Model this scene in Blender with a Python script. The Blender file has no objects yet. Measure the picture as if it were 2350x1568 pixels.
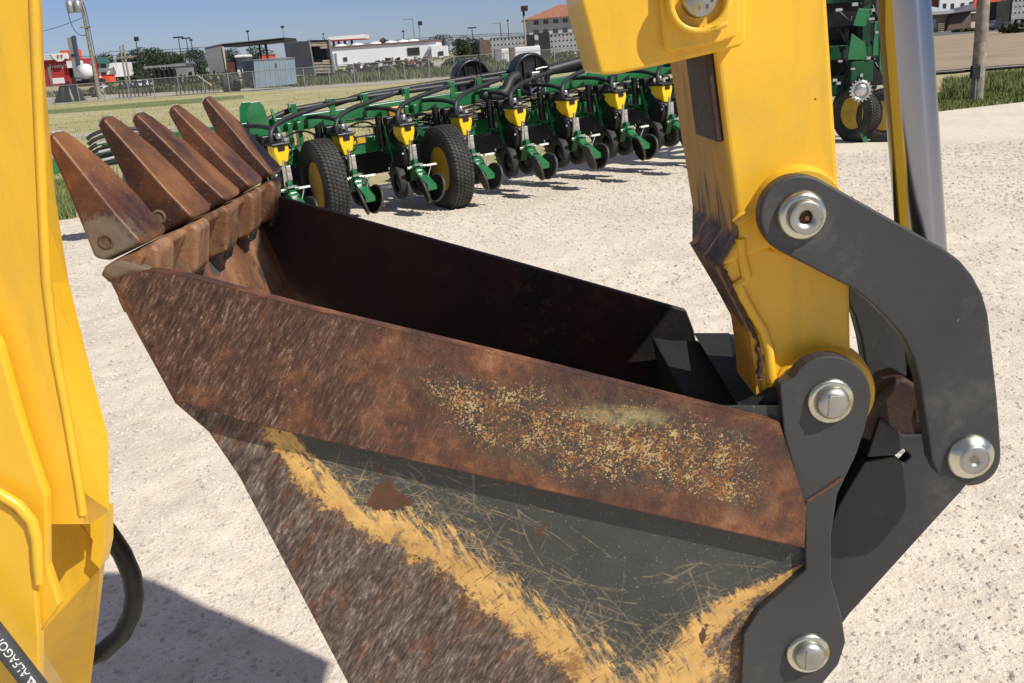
import bpy, bmesh, math, random
import numpy as np
from mathutils import Vector, Matrix
random.seed(7); RNG = np.random.default_rng(7)
sc = bpy.context.scene
COL = sc.collection
# ------------------------------------------------------------------ camera
F = 2200.0; CX, CY = 1175.0, 784.0            # survey of the photo: focal length in survey units
CAM = Vector((0, 0, 1.8)); TH = math.radians(17.03); RO = math.radians(4.2)
fw = Vector((0, math.cos(TH), -math.sin(TH)))
r0 = Vector((1, 0, 0)); u0 = Vector((0, math.sin(TH), math.cos(TH)))
cx = r0 * math.cos(RO) - u0 * math.sin(RO)
cy = r0 * math.sin(RO) + u0 * math.cos(RO)
cam = bpy.data.cameras.new('camera'); cam.sensor_width = 36; cam.lens = 36 * F / 2350
cam.clip_start = 0.02; cam.clip_end = 6000
camo = bpy.data.objects.new('camera', cam); COL.objects.link(camo)
camo.matrix_world = Matrix(((cx.x, cy.x, -fw.x, CAM.x), (cx.y, cy.y, -fw.y, CAM.y), (cx.z, cy.z, -fw.z, CAM.z), (0, 0, 0, 1)))
sc.camera = camo
def ray(px, py): return fw + cx * ((px - CX) / F) + cy * ((CY - py) / F)
def G(px, py, z=0.0):
    r = ray(px, py); return CAM + r * ((z - CAM.z) / r.z)
def AT(px, py, Y):
    r = ray(px, py); return CAM + r * (Y / r.y)
AX = ray(1137, 140).normalized()              # pin axis of the digging arm
def MP(px, py, d):
    r = ray(px, py); return CAM + r * (d / r.dot(AX))
# ------------------------------------------------------------------ mesh builder
class MB:
    def __init__(s): s.v = []; s.f = []; s.sm = []
    def add(s, vs, fs, smooth=False):
        o = len(s.v); s.v += [tuple(v) for v in vs]
        s.f += [tuple(i + o for i in f) for f in fs]; s.sm += [smooth] * len(fs); return s
    def loft(s, A, B):                         # closed polygons A (near) and B (far)
        n = len(A)
        return s.add(list(A) + list(B), [tuple(range(n - 1, -1, -1)), tuple(range(n, 2 * n))] + [(i, (i + 1) % n, n + (i + 1) % n, n + i) for i in range(n)])
    def prism(s, P, vec):
        v = Vector(vec); return s.loft([Vector(p) for p in P], [Vector(p) + v for p in P])
    def box(s, c, size, rot=None):
        c = Vector(c); h = Vector(size) / 2
        P = [Vector((x * h.x, y * h.y, z * h.z)) for z in (-1, 1) for x, y in ((-1, -1), (1, -1), (1, 1), (-1, 1))]
        if rot is not None: P = [rot @ p for p in P]
        return s.add([c + p for p in P], [(3, 2, 1, 0), (4, 5, 6, 7)] + [(i, (i + 1) % 4, 4 + (i + 1) % 4, 4 + i) for i in range(4)])
    def bar(s, a, b, w, h, up=(0, 0, 1)):      # rectangular bar from a to b
        a = Vector(a); b = Vector(b); d = (b - a).normalized(); x = d.cross(Vector(up))
        if x.length < 1e-4: x = d.cross(Vector((1, 0, 0)))
        x.normalize(); y = x.cross(d)
        q = [x * (sx * w / 2) + y * (sy * h / 2) for sx, sy in ((-1, -1), (1, -1), (1, 1), (-1, 1))]
        return s.loft([a + k for k in q], [b + k for k in q])
    def tube(s, pts, r, n=8, cap=True):
        pts = [Vector(p) for p in pts]; m = len(pts); rr = r if isinstance(r, (list, tuple)) else [r] * m
        V = []; x = None
        for i, p in enumerate(pts):
            t = (pts[min(i + 1, m - 1)] - pts[max(i - 1, 0)]).normalized()
            if x is None:
                x = t.cross(Vector((0, 0, 1)))
                if x.length < 1e-3: x = t.cross(Vector((1, 0, 0)))
            else: x = x - t * x.dot(t)
            x.normalize(); y = t.cross(x)
            V += [p + (x * math.cos(2 * math.pi * k / n) + y * math.sin(2 * math.pi * k / n)) * rr[i] for k in range(n)]
        fs = [(i * n + k, i * n + (k + 1) % n, (i + 1) * n + (k + 1) % n, (i + 1) * n + k) for i in range(m - 1) for k in range(n)]
        s.add(V, fs, True)
        if cap:
            s.add(V[:n], [tuple(range(n - 1, -1, -1))]); s.add(V[-n:], [tuple(range(n))])
        return s
    def lathe(s, c, axis, prof, n=24):         # prof: [(along, radius)]
        c = Vector(c); t = Vector(axis).normalized(); x = t.cross(Vector((0, 0, 1)))
        if x.length < 1e-3: x = Vector((1, 0, 0))
        x.normalize(); y = t.cross(x); V = []
        for h, r in prof: V += [c + t * h + (x * math.cos(2 * math.pi * k / n) + y * math.sin(2 * math.pi * k / n)) * max(r, 1e-5) for k in range(n)]
        m = len(prof)
        s.add(V, [(i * n + k, i * n + (k + 1) % n, (i + 1) * n + (k + 1) % n, (i + 1) * n + k) for i in range(m - 1) for k in range(n)], True)
        if prof[0][1] > 1e-4: s.add(V[:n], [tuple(range(n - 1, -1, -1))])
        if prof[-1][1] > 1e-4: s.add(V[-n:], [tuple(range(n))])
        return s
    def cyl(s, a, b, r, n=16):
        a = Vector(a); b = Vector(b); return s.lathe(a, b - a, [(0, r), ((b - a).length, r)], n)
    def quad(s, a, b, c, d): return s.add([a, b, c, d], [(0, 1, 2, 3)])
    def grid(s, fn, nu, nv, smooth=True):      # fn(u,v) -> point
        V = [fn(i / nu, j / nv) for j in range(nv + 1) for i in range(nu + 1)]
        return s.add(V, [(j * (nu + 1) + i, j * (nu + 1) + i + 1, (j + 1) * (nu + 1) + i + 1, (j + 1) * (nu + 1) + i) for j in range(nv) for i in range(nu)], smooth)
    def build(s, name, mat, parent=None, off=None, bevel=0, seg=2, recalc=True):
        me = bpy.data.meshes.new(name)
        o = Vector(off) if off is not None else Vector((0, 0, 0))
        me.from_pydata([(v[0] - o.x, v[1] - o.y, v[2] - o.z) for v in s.v], [], s.f)
        me.polygons.foreach_set('use_smooth', s.sm)
        if recalc:
            bm = bmesh.new(); bm.from_mesh(me); bmesh.ops.recalc_face_normals(bm, faces=bm.faces); bm.to_mesh(me); bm.free()
        ob = bpy.data.objects.new(name, me); COL.objects.link(ob)
        me.materials.append(mat)
        if parent is not None: ob.parent = parent
        if bevel:
            b = ob.modifiers.new('bevel', 'BEVEL'); b.width = bevel; b.segments = seg; b.limit_method = 'ANGLE'; b.angle_limit = math.radians(35)
            if seg > 1: me.polygons.foreach_set('use_smooth', s.sm)
        return ob
def tag(o, label=None, cat=None, group=None, kind=None):
    if label: o['label'] = label
    if cat: o['category'] = cat
    if group: o['group'] = group
    if kind: o['kind'] = kind
    return o
def thing(name, label, cat, loc=(0, 0, 0), rz=0.0, group=None):
    o = bpy.data.objects.new(name, None); COL.objects.link(o); o.empty_display_size = 0.2
    o.location = loc; o.rotation_euler = (0, 0, rz); return tag(o, label, cat, group)
def copy_tree(o, parent=None):
    c = o.copy(); COL.objects.link(c)
    if parent is not None: c.parent = parent
    for ch in [k for k in list(COL.objects) if k.parent == o]: copy_tree(ch, c)
    return c
def lerp(a, b, t): return a + (b - a) * t
def interp(P, y, k=1, o=0):                    # interpolate column o along column k of polyline P
    a = np.array(P, float); return np.interp(y, a[:, k], a[:, o])
# ------------------------------------------------------------------ node helper
class NT:
    def __init__(s, name, rough=0.6, metal=0.0):
        s.m = bpy.data.materials.new(name); s.m.use_nodes = True; s.t = s.m.node_tree
        s.b = s.t.nodes['Principled BSDF']; s.set('Roughness', rough); s.set('Metallic', metal)
        s.tc = s.t.nodes.new('ShaderNodeTexCoord'); s.obj = s.tc.outputs['Object']
    def put(s, sock, v):
        if hasattr(v, 'is_linked') or hasattr(v, 'links'): s.t.links.new(v, sock)
        elif isinstance(v, (tuple, list)) and len(v) == 3 and sock.type == 'RGBA': sock.default_value = (*v, 1)
        else: sock.default_value = v
    def set(s, k, v): s.put(s.b.inputs[k], v)
    def noise(s, scale, detail=3, rough=0.55, vec=None, dist=0.0, col=False):
        n = s.t.nodes.new('ShaderNodeTexNoise'); s.put(n.inputs['Vector'], vec or s.obj)
        n.inputs['Scale'].default_value = scale; n.inputs['Detail'].default_value = detail
        n.inputs['Roughness'].default_value = rough; n.inputs['Distortion'].default_value = dist
        return n.outputs['Color' if col else 'Fac']
    def voro(s, scale, vec=None, feat='F1', out='Distance', rnd=1.0):
        n = s.t.nodes.new('ShaderNodeTexVoronoi'); n.feature = feat; s.put(n.inputs['Vector'], vec or s.obj)
        n.inputs['Scale'].default_value = scale; n.inputs['Randomness'].default_value = rnd; return n.outputs[out]
    def ramp(s, fac, stops, const=False):
        n = s.t.nodes.new('ShaderNodeValToRGB'); s.put(n.inputs['Fac'], fac); e = n.color_ramp.elements
        if const: n.color_ramp.interpolation = 'CONSTANT'
        while len(e) < len(stops): e.new(0.5)
        for k, (p, c) in enumerate(stops):
            e[k].position = p; e[k].color = (*c, 1) if isinstance(c, (tuple, list)) else (c, c, c, 1)
        return n.outputs['Color']
    def mix(s, f, a, b, mode='MIX'):
        n = s.t.nodes.new('ShaderNodeMix'); n.data_type = 'RGBA'; n.blend_type = mode; n.clamp_factor = True
        s.put(n.inputs['Factor'], f); s.put(n.inputs['A'] if 0 else n.inputs[6], a); s.put(n.inputs[7], b); return n.outputs[2]
    def math(s, op, a, b=0.0, clamp=False):
        n = s.t.nodes.new('ShaderNodeMath'); n.operation = op; n.use_clamp = clamp
        s.put(n.inputs[0], a); s.put(n.inputs[1], b); return n.outputs[0]
    def step(s, v, lo, hi):                    # smooth 0..1 between lo and hi
        n = s.t.nodes.new('ShaderNodeMapRange'); n.clamp = True; s.put(n.inputs[0], v)
        n.inputs[1].default_value = lo; n.inputs[2].default_value = hi; return n.outputs[0]
    def attr(s, name):
        n = s.t.nodes.new('ShaderNodeAttribute'); n.attribute_name = name; return n.outputs['Fac']
    def mapv(s, scale=(1, 1, 1), rot=(0, 0, 0), loc=(0, 0, 0), vec=None):
        if any(rot):                           # turn first, then stretch
            k = s.t.nodes.new('ShaderNodeMapping'); s.put(k.inputs['Vector'], vec or s.obj); k.inputs['Rotation'].default_value = rot; vec = k.outputs[0]; rot = (0, 0, 0)
        n = s.t.nodes.new('ShaderNodeMapping'); s.put(n.inputs['Vector'], vec or s.obj)
        n.inputs['Scale'].default_value = scale; n.inputs['Rotation'].default_value = rot; n.inputs['Location'].default_value = loc; return n.outputs[0]
    def bump(s, h, strength=0.3, dist=0.01):
        n = s.t.nodes.new('ShaderNodeBump'); s.put(n.inputs['Height'], h); n.inputs['Strength'].default_value = strength
        n.inputs['Distance'].default_value = dist; s.t.links.new(n.outputs['Normal'], s.b.inputs['Normal'])
    def sep(s, vec=None):
        n = s.t.nodes.new('ShaderNodeSeparateXYZ'); s.put(n.inputs[0], vec or s.obj); return n.outputs
def plain(name, col, rough=0.6, metal=0.0, var=0.12, scale=6.0, bump=0.0, coat=0.0):
    """painted or plain surface with a little large- and small-scale unevenness"""
    m = NT(name, rough, metal)
    n = m.noise(scale, 4); n2 = m.noise(scale * 9, 3)
    d = tuple(c * (1 - var * 2) for c in col); l = tuple(min(1, c * (1 + var)) for c in col)
    c = m.mix(m.step(n, .3, .7), d, l); c = m.mix(m.math('MULTIPLY', m.step(n2, .5, .8), var * 1.6), c, tuple(k * .55 for k in col))
    m.set('Base Color', c)
    r = m.step(n2, .2, .8); m.set('Roughness', m.math('ADD', m.math('MULTIPLY', r, .18), max(0.02, rough - .09)))
    if bump: m.bump(n2, bump, .004)
    if coat: m.set('Coat Weight', coat); m.set('Coat Roughness', .12)
    return m.m
# ================================================================== materials of the digger
ANISO = 0.25
def mk_yellow(name, chips):
    m = NT(name, .38)
    n = m.noise(4, 4); f = m.noise(60, 4)
    c = m.mix(m.step(n, .3, .7), (.75, .43, .022), (.85, .51, .03))
    st = m.noise(3, 5, .6, m.mapv((9, 9, 1.2)))
    c = m.mix(m.math('MULTIPLY', m.step(st, .56, .75), .35), c, (.42, .24, .04))
    c0 = c
    ch = m.voro(16, feat='F1'); ch2 = m.noise(70, 3)
    spot = m.step(m.math('ADD', ch, m.math('MULTIPLY', ch2, .08)), .075, .06)
    c = m.mix(spot, c, (.10, .032, .015))
    if not chips: c = c0
    dust = m.math('MULTIPLY', m.step(m.noise(7, 6, .74), .50, .74), .38); c = m.mix(dust, c, (.44, .30, .10)); sm_ = m.noise(1, 5, .7, m.mapv((14, 14, 2.2))); c = m.mix(m.math('MULTIPLY', m.step(sm_, .57, .74), .30), c, (.30, .17, .045))
    m.set('Base Color', c); m.set('Roughness', m.math('ADD', m.math('MULTIPLY', f, .22), m.math('ADD', m.math('MULTIPLY', n, .15), .22)))
    m.bump(m.math('ADD', m.noise(14, 2), m.math('MULTIPLY', f, .25)), .10, .004)
    m.set('Coat Weight', .15); m.set('Coat Roughness', .15)
    return m.m
YELC = mk_yellow('yellow_paint_chipped', True); YEL = mk_yellow('yellow_paint', False)
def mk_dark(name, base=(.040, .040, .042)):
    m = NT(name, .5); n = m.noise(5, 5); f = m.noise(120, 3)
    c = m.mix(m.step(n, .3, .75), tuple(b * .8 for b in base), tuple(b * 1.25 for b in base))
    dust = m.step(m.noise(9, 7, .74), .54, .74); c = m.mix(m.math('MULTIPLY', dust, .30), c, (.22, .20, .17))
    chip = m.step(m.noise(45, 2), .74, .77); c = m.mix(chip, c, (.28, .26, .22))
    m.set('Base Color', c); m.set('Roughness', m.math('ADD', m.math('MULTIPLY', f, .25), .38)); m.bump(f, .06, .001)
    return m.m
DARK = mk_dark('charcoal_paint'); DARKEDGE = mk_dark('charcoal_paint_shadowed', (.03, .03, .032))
def mk_rust(name, a=(.085, .034, .02), b=(.24, .088, .032), c_=(.34, .15, .05), scale=14, grey=.25):
    m = NT(name, .72); n = m.noise(scale, 6, .62); f = m.noise(scale * 9, 5, .7)
    c = m.ramp(n, [(.30, a), (.52, tuple((x + y) / 2 for x, y in zip(a, b))), (.64, b), (.78, c_)])
    c = m.mix(m.math('MULTIPLY', m.step(f, .52, .72), .5), c, tuple(k * .45 for k in a))
    g = m.step(m.noise(scale * 22, 2), .63, .72); c = m.mix(m.math('MULTIPLY', g, grey), c, (.42, .34, .28))
    m.set('Base Color', c); m.set('Roughness', m.math('ADD', m.math('MULTIPLY', f, .4), .42)); m.bump(f, .55, .003)
    return m.m
RUST = mk_rust('rusty_steel'); 
def mk_tooth():
    m = NT('rusty_tooth_steel', .6); n = m.noise(11, 6, .6); f = m.noise(130, 5, .7)
    c = m.ramp(n, [(.32, (.030, .014, .011)), (.48, (.062, .024, .017)), (.6, (.125, .044, .021)), (.74, (.30, .125, .04))])
    nx = m.t.nodes.new('ShaderNodeNewGeometry'); nn = m.sep(nx.outputs['Normal'])
    inner = m.step(nn[0], .2, .6)                       # sunlit tone painted on the faces that look into the bucket
    c = m.mix(m.math('MULTIPLY', inner, m.step(m.noise(8, 5), .40, .62)), c, m.mix(m.noise(26, 6, .7), (.07, .028, .016), (.42, .18, .05)))
    g = m.step(m.noise(260, 2), .64, .72); c = m.mix(m.math('MULTIPLY', g, .28), c, (.42, .35, .3))
    q = MP(238, 585, 1.05) - Vector((0.1, 1.35, 0)); vd = m.t.nodes.new('ShaderNodeVectorMath'); vd.operation = 'DISTANCE'; m.put(vd.inputs[0], m.obj); vd.inputs[1].default_value = q
    mud = m.step(m.math('ADD', vd.outputs['Value'], m.math('MULTIPLY', m.math('SUBTRACT', m.noise(35, 6, .7), .5), .07)), .048, .036); c = m.mix(mud, c, m.mix(m.noise(60, 5, .7), (.10, .075, .055), (.22, .18, .135)))
    m.set('Base Color', c); m.set('Roughness', m.math('ADD', m.math('MULTIPLY', f, .35), .35)); m.bump(f, .4, .002); m.set('Metallic', .15)
    return m.m
TOOTH = mk_tooth()
BARE = plain('bare_worn_steel', (.52, .49, .45), .5, .3, .25, 60, .2)
def mk_dirt():
    m = NT('dried_dirt_on_steel', .9); f = m.noise(120, 6, .75); n = m.noise(18, 4)
    m.set('Base Color', m.mix(m.step(n, .4, .65), (.20, .155, .105), (.12, .07, .045))); m.bump(f, .8, .004); return m.m
DIRT = mk_dirt()
def mk_lip():
    m = NT('scoured_bucket_lip', .55); n = m.noise(9, 5, .6, m.mapv((1, 1, .45))); f = m.noise(90, 5, .7)
    c = m.ramp(n, [(.3, (.10, .042, .022)), (.45, (.20, .088, .042)), (.6, (.32, .165, .085)), (.75, (.44, .26, .12))])
    c = m.mix(m.step(m.noise(16, 3, .5), .62, .66), c, (.06, .065, .07))
    g = m.noise(28, 6, .7); c = m.mix(m.math('MULTIPLY', m.step(g, .52, .66), .75), c, (.085, .045, .03)); c = m.mix(m.math('MULTIPLY', m.step(m.noise(33, 5, .7), .56, .68), .6), c, (.22, .19, .155)); c = m.mix(m.math('MULTIPLY', m.step(m.noise(48, 5, .7), .60, .7), .7), c, (.46, .25, .08))
    m.set('Base Color', c); m.set('Roughness', m.math('ADD', m.math('MULTIPLY', f, .3), .38)); m.bump(m.math('ADD', g, f), .5, .003)
    return m.m
LIP = mk_lip()
ROT = (0, math.radians(-35), 0)
def streaks(m, f=1.0):                              # scrape marks that run up to the right; their glints painted as pale streaks
    a = m.noise(1, 4, .62, m.mapv((340 * f, 150, 74 * f), ROT)); b = m.noise(1, 3, .6, m.mapv((110 * f, 60, 26 * f), ROT, (3, 1, 2)))
    return m.math('ADD', m.math('MULTIPLY', a, .65), m.math('MULTIPLY', b, .35))
def mk_band():
    m = NT('rusty_side_band', .6); st = streaks(m); n = m.noise(9, 7, .66); n2 = m.noise(31, 6, .68); f = m.noise(330, 4, .75)
    c = m.ramp(m.math('ADD', m.math('MULTIPLY', n, .6), m.math('MULTIPLY', n2, .4)), [(.37, (.028, .019, .017)), (.45, (.070, .032, .022)), (.52, (.135, .050, .026)), (.58, (.24, .095, .040)), (.65, (.36, .19, .10))])
    left = m.attr('m_left')
    sl_ = m.ramp(st, [(.38, (.028, .017, .014)), (.48, (.078, .037, .025)), (.56, (.135, .068, .044)), (.64, (.30, .21, .165))])
    c = m.mix(m.math('MULTIPLY', m.math('ADD', m.math('MULTIPLY', left, .82), .10), m.step(n, .66, .5)), c, sl_)
    gl = m.math('MULTIPLY', m.step(f, .60, .70), m.step(st, .47, .58)); c = m.mix(m.math('MULTIPLY', gl, m.math('ADD', m.math('MULTIPLY', left, .8), .2)), c, (.55, .47, .40))  # pale flecks painted as glints on the rust
    spk = m.attr('m_spk'); v = m.math('ADD', m.math('MULTIPLY', m.noise(250, 3, .6, dist=.8), .55), m.math('MULTIPLY', m.noise(520, 2, .5, dist=.4), .45)); big = m.noise(28, 5, .65)
    base2 = m.mix(m.step(m.noise(60, 5, .7), .42, .62), (.040, .040, .040), (.13, .075, .040))
    sp2 = m.math('ADD', spk, m.math('MULTIPLY', m.math('SUBTRACT', n2, .5), 2.6))
    c = m.mix(m.math('MULTIPLY', m.step(sp2, .2, .75), .9), c, base2)
    th = m.math('ADD', v, m.math('MULTIPLY', m.math('SUBTRACT', m.math('ADD', spk, m.math('MULTIPLY', m.math('SUBTRACT', big, .5), 2.4)), .62), .13))
    inb = m.step(sp2, .1, .5)
    c = m.mix(m.math('MULTIPLY', inb, m.step(th, .552, .577)), c, (.14, .05, .02))
    c = m.mix(m.math('MULTIPLY', inb, m.step(th, .568, .595)), c, m.ramp(m.noise(70, 3), [(.38, (.32, .12, .035)), (.5, (.47, .26, .085)), (.62, (.54, .40, .18))]))
    pale = m.math('MULTIPLY', m.attr('m_pale'), m.step(m.noise(60, 6, .7), .36, .6)); c = m.mix(m.math('MULTIPLY', pale, .75), c, (.45, .40, .19))
    m.set('Base Color', c); m.set('Roughness', m.math('ADD', m.math('MULTIPLY', f, .5), .28)); m.set('Metallic', m.math('MULTIPLY', left, .2))
    m.bump(m.math('ADD', m.math('MULTIPLY', st, 1.2), m.math('ADD', m.math('MULTIPLY', f, .5), n2)), .8, .003)
    return m.m
BAND = mk_band()
def mk_sheet():
    m = NT('scratched_side_sheet', .5); st = streaks(m, .9); n = m.noise(13, 6, .66); f = m.noise(330, 4, .75)
    steel = m.ramp(st, [(.38, (.038, .026, .021)), (.47, (.088, .060, .047)), (.56, (.155, .115, .092)), (.64, (.31, .26, .215))])
    red = m.math('MULTIPLY', m.step(m.noise(1, 5, .62, m.mapv((44, 20, 14), ROT)), .54, .64), .85); steel = m.mix(red, steel, m.ramp(st, [(.4, (.07, .026, .017)), (.58, (.20, .068, .034))]))
    gl = m.math('MULTIPLY', m.step(f, .60, .70), m.step(st, .45, .58)); steel = m.mix(m.math('MULTIPLY', gl, .85), steel, (.58, .52, .46))  # glints on the bare steel painted as pale flecks
    p = m.mix(m.step(m.noise(10, 5, .65), .3, .7), (.038, .039, .037), (.062, .063, .059))
    dust = m.step(m.noise(330, 2), .64, .69); p = m.mix(m.math('MULTIPLY', dust, .4), p, (.3, .3, .28))
    tan = m.mix(m.step(m.noise(26, 6, .7), .38, .64), (.77, .47, .145), (.57, .33, .10))
    tan = m.mix(m.math('MULTIPLY', m.step(m.noise(17, 7, .78), .53, .63), .85), tan, (.25, .11, .045)); tan = m.mix(m.step(m.noise(1, 4, .65, m.mapv((30, 40, 210), (0, math.radians(35), 0))), .61, .65), tan, (.13, .07, .035))
    s = m.attr('m_edge')                                # about 1 at the primer strip's lower edge, 2 at its upper edge
    w = m.math('MULTIPLY', m.math('SUBTRACT', m.noise(30, 8, .82), .5), 4.0)
    w2 = m.math('MULTIPLY', m.math('SUBTRACT', m.noise(1, 6, .75, m.mapv((120, 60, 26), (0, math.radians(28), 0))), .5), 4.6)
    halo = m.step(m.math('ADD', s, w), .62, 1.0); steel = m.mix(m.math('MULTIPLY', halo, .6), steel, (.23, .10, .045))
    c = m.mix(m.step(m.math('ADD', s, w), .88, 1.12), steel, tan)
    up = m.step(m.math('ADD', s, w2), 1.72, 2.18); c = m.mix(up, c, p)
    for ang, off in ((24, 0), (-12, 4), (62, 9)):       # hair scratches through the paint, dense near the strip
        h = m.noise(1, 3, .6, m.mapv((640, 200, 13), (0, math.radians(ang - 90), 0), (off, off, 0)))
        h2 = m.math('SUBTRACT', h, m.math('MULTIPLY', m.math('SUBTRACT', s, 1.7), .075))
        c = m.mix(m.math('MULTIPLY', m.math('MULTIPLY', up, .85), m.step(h2, .585, .64)), c, m.mix(m.noise(20, 3), (.58, .38, .15), (.36, .29, .19)))
    sc_ = m.math('MULTIPLY', m.attr('m_scr'), m.math('MULTIPLY', m.step(m.noise(90, 4, .7), .36, .62), .75)); c = m.mix(sc_, c, m.mix(m.noise(12, 2), (.56, .40, .17), (.38, .32, .22)))
    sp = m.step(m.math('ADD', m.attr('m_spot'), m.math('MULTIPLY', m.math('SUBTRACT', m.noise(45, 6, .7), .5), 2.2)), .46, .54)
    c = m.mix(sp, c, m.mix(m.noise(50, 4), (.05, .024, .014), (.16, .062, .026)))
    m.set('Base Color', c); m.set('Roughness', m.math('ADD', m.math('MULTIPLY', f, .4), .32))
    rough = m.step(m.math('SUBTRACT', 2.0, s), .5, 1.2)
    m.bump(m.math('MULTIPLY', rough, m.math('ADD', m.math('MULTIPLY', st, 1.2), m.math('MULTIPLY', f, .5))), .8, .003)
    return m.m
SHEET = mk_sheet()
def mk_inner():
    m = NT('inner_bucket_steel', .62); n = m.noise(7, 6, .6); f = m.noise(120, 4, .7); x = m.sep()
    c = m.ramp(n, [(.3, (.007, .007, .007)), (.48, (.013, .010, .009)), (.6, (.034, .016, .011)), (.72, (.09, .045, .024))])  # tones lowered so the inside reads as lying in shade
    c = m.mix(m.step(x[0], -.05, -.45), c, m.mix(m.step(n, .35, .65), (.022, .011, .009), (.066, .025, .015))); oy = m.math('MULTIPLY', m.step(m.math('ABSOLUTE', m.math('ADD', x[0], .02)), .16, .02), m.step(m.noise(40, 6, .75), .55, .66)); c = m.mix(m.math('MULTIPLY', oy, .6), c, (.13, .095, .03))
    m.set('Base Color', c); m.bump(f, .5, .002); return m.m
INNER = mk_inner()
def mk_zinc(name, col=(.66, .67, .56), rough=.27):
    m = NT(name, rough, 1.0); n = m.noise(22, 4); f = m.noise(90, 4, .7)
    c = m.mix(m.step(n, .35, .65), tuple(k * .75 for k in col), col); c = m.mix(m.step(m.noise(30, 3), .62, .7), c, (.42, .36, .20))
    c = m.mix(m.math('MULTIPLY', m.step(m.noise(55, 5, .7), .62, .72), .7), c, (.10, .075, .05))
    m.set('Base Color', c); m.set('Roughness', m.math('ADD', m.math('MULTIPLY', f, .3), rough - .12)); m.bump(f, .08, .001); return m.m
ZINC = mk_zinc('zinc_plated_steel'); ZINCD = mk_zinc('worn_pin_steel', (.46, .47, .45), .42)
CHROME = NT('hard_chrome', .16, 1.0); CHROME.set('Base Color', (.31, .32, .37)); CHROME.set('Anisotropic', .94)
tg = CHROME.t.nodes.new('ShaderNodeTangent'); tg.direction_type = 'RADIAL'; tg.axis = 'Z'; CHROME.t.links.new(tg.outputs[0], CHROME.b.inputs['Tangent']); CHROME.set('Anisotropic Rotation', ANISO); CHROME = CHROME.m
RUBBER = plain('black_rubber_hose', (.018, .017, .016), .55, 0, .2, 20)
HOSEG = plain('grey_hose_rubber', (.055, .057, .062), .6, 0, .1, 20)
WHITEINK = plain('white_ink', (.75, .75, .73), .6)
STRIP = mk_rust('wear_strip', (.028, .014, .012), (.05, .024, .018), (.085, .04, .026), 10, .05)
def mk_worn():
    m = NT('worn_shaded_plate', .6); x = m.sep(); n = m.noise(1, 5, .65, m.mapv((26, 26, 5))); n2 = m.noise(20, 4)
    low = m.step(m.math('ADD', x[2], m.math('MULTIPLY', m.math('SUBTRACT', n2, .5), .10)), 1.69, 1.555)
    low = m.math('MULTIPLY', low, m.step(m.math('ADD', x[2], m.math('MULTIPLY', m.math('SUBTRACT', n2, .5), .06)), 1.43, 1.475))
    k = m.step(m.math('ADD', low, m.math('MULTIPLY', m.math('SUBTRACT', n, .5), 2.2)), .70, .86)
    y = m.mix(m.step(n2, .3, .7), (.52, .28, .022), (.64, .35, .03))  # yellow kept darker, shade of the side turned from the sun
    y = m.mix(m.math('MULTIPLY', m.step(m.noise(1, 4, .6, m.mapv((40, 40, 3))), .57, .66), .7), y, (.30, .15, .04))
    c = m.mix(k, y, m.mix(m.step(m.noise(1, 5, .7, m.mapv((55, 55, 17))), .40, .66), (.045, .028, .02), (.27, .18, .095)))
    m.set('Base Color', c); m.bump(n, .3, .002); return m.m
WORN_SHADED = mk_worn()
RAGGED = mk_rust('flame_cut_edge', (.05, .025, .018), (.12, .05, .03), (.2, .09, .05), 40, .1)
# ================================================================== helpers in the arm's planes
D0 = 1.05
def PS(P, d, t): return [q + AX * t for q in [MP(x, y, d) for x, y in P]]
def PM(P, d): return [MP(x, y, d) for x, y in P]
def SL(mb, P, d, t):                           # slab: outline P on plane d, thickness t along the pin axis
    return mb.prism(PM(P, d), AX * t)
def SDF(X, Y, P, closed=True):
    P = np.array(P, float); d = np.full(X.shape, 1e9); inside = np.zeros(X.shape, bool); n = len(P)
    for i in range(n if closed else n - 1):
        a = P[i]; b = P[(i + 1) % n]; e = b - a; wx = X - a[0]; wy = Y - a[1]
        t = np.clip((wx * e[0] + wy * e[1]) / max(e @ e, 1e-9), 0, 1)
        d = np.minimum(d, np.hypot(wx - e[0] * t, wy - e[1] * t))
        if closed and a[1] != b[1]: inside ^= ((a[1] > Y) != (b[1] > Y)) & (X < (b[0] - a[0]) * (Y - a[1]) / (b[1] - a[1]) + a[0])
    return np.where(inside, -d, d) if closed else d
def set_attr(ob, name, arr, skip):
    a = ob.data.attributes.new(name, 'FLOAT', 'POINT'); full = np.zeros(len(ob.data.vertices), np.float32)
    full[skip:skip + arr.size] = arr.ravel(); a.data.foreach_set('value', full)
def arc(c, r, a0, a1, n=10): return [(c[0] + r * math.cos(math.radians(lerp(a0, a1, i / n))), c[1] + r * math.sin(math.radians(lerp(a0, a1, i / n)))) for i in range(n + 1)]
base = Vector((0.1, 1.35, 0))
HOE = thing('backhoe', 'yellow digging arm with a rusty five tooth bucket and charcoal linkage, filling the foreground', 'backhoe', base)
def hp(mb, name, mat, parent=None, bevel=0, seg=2, **k): return mb.build(name, mat, parent or HOE, base, bevel, seg, **k)
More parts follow.
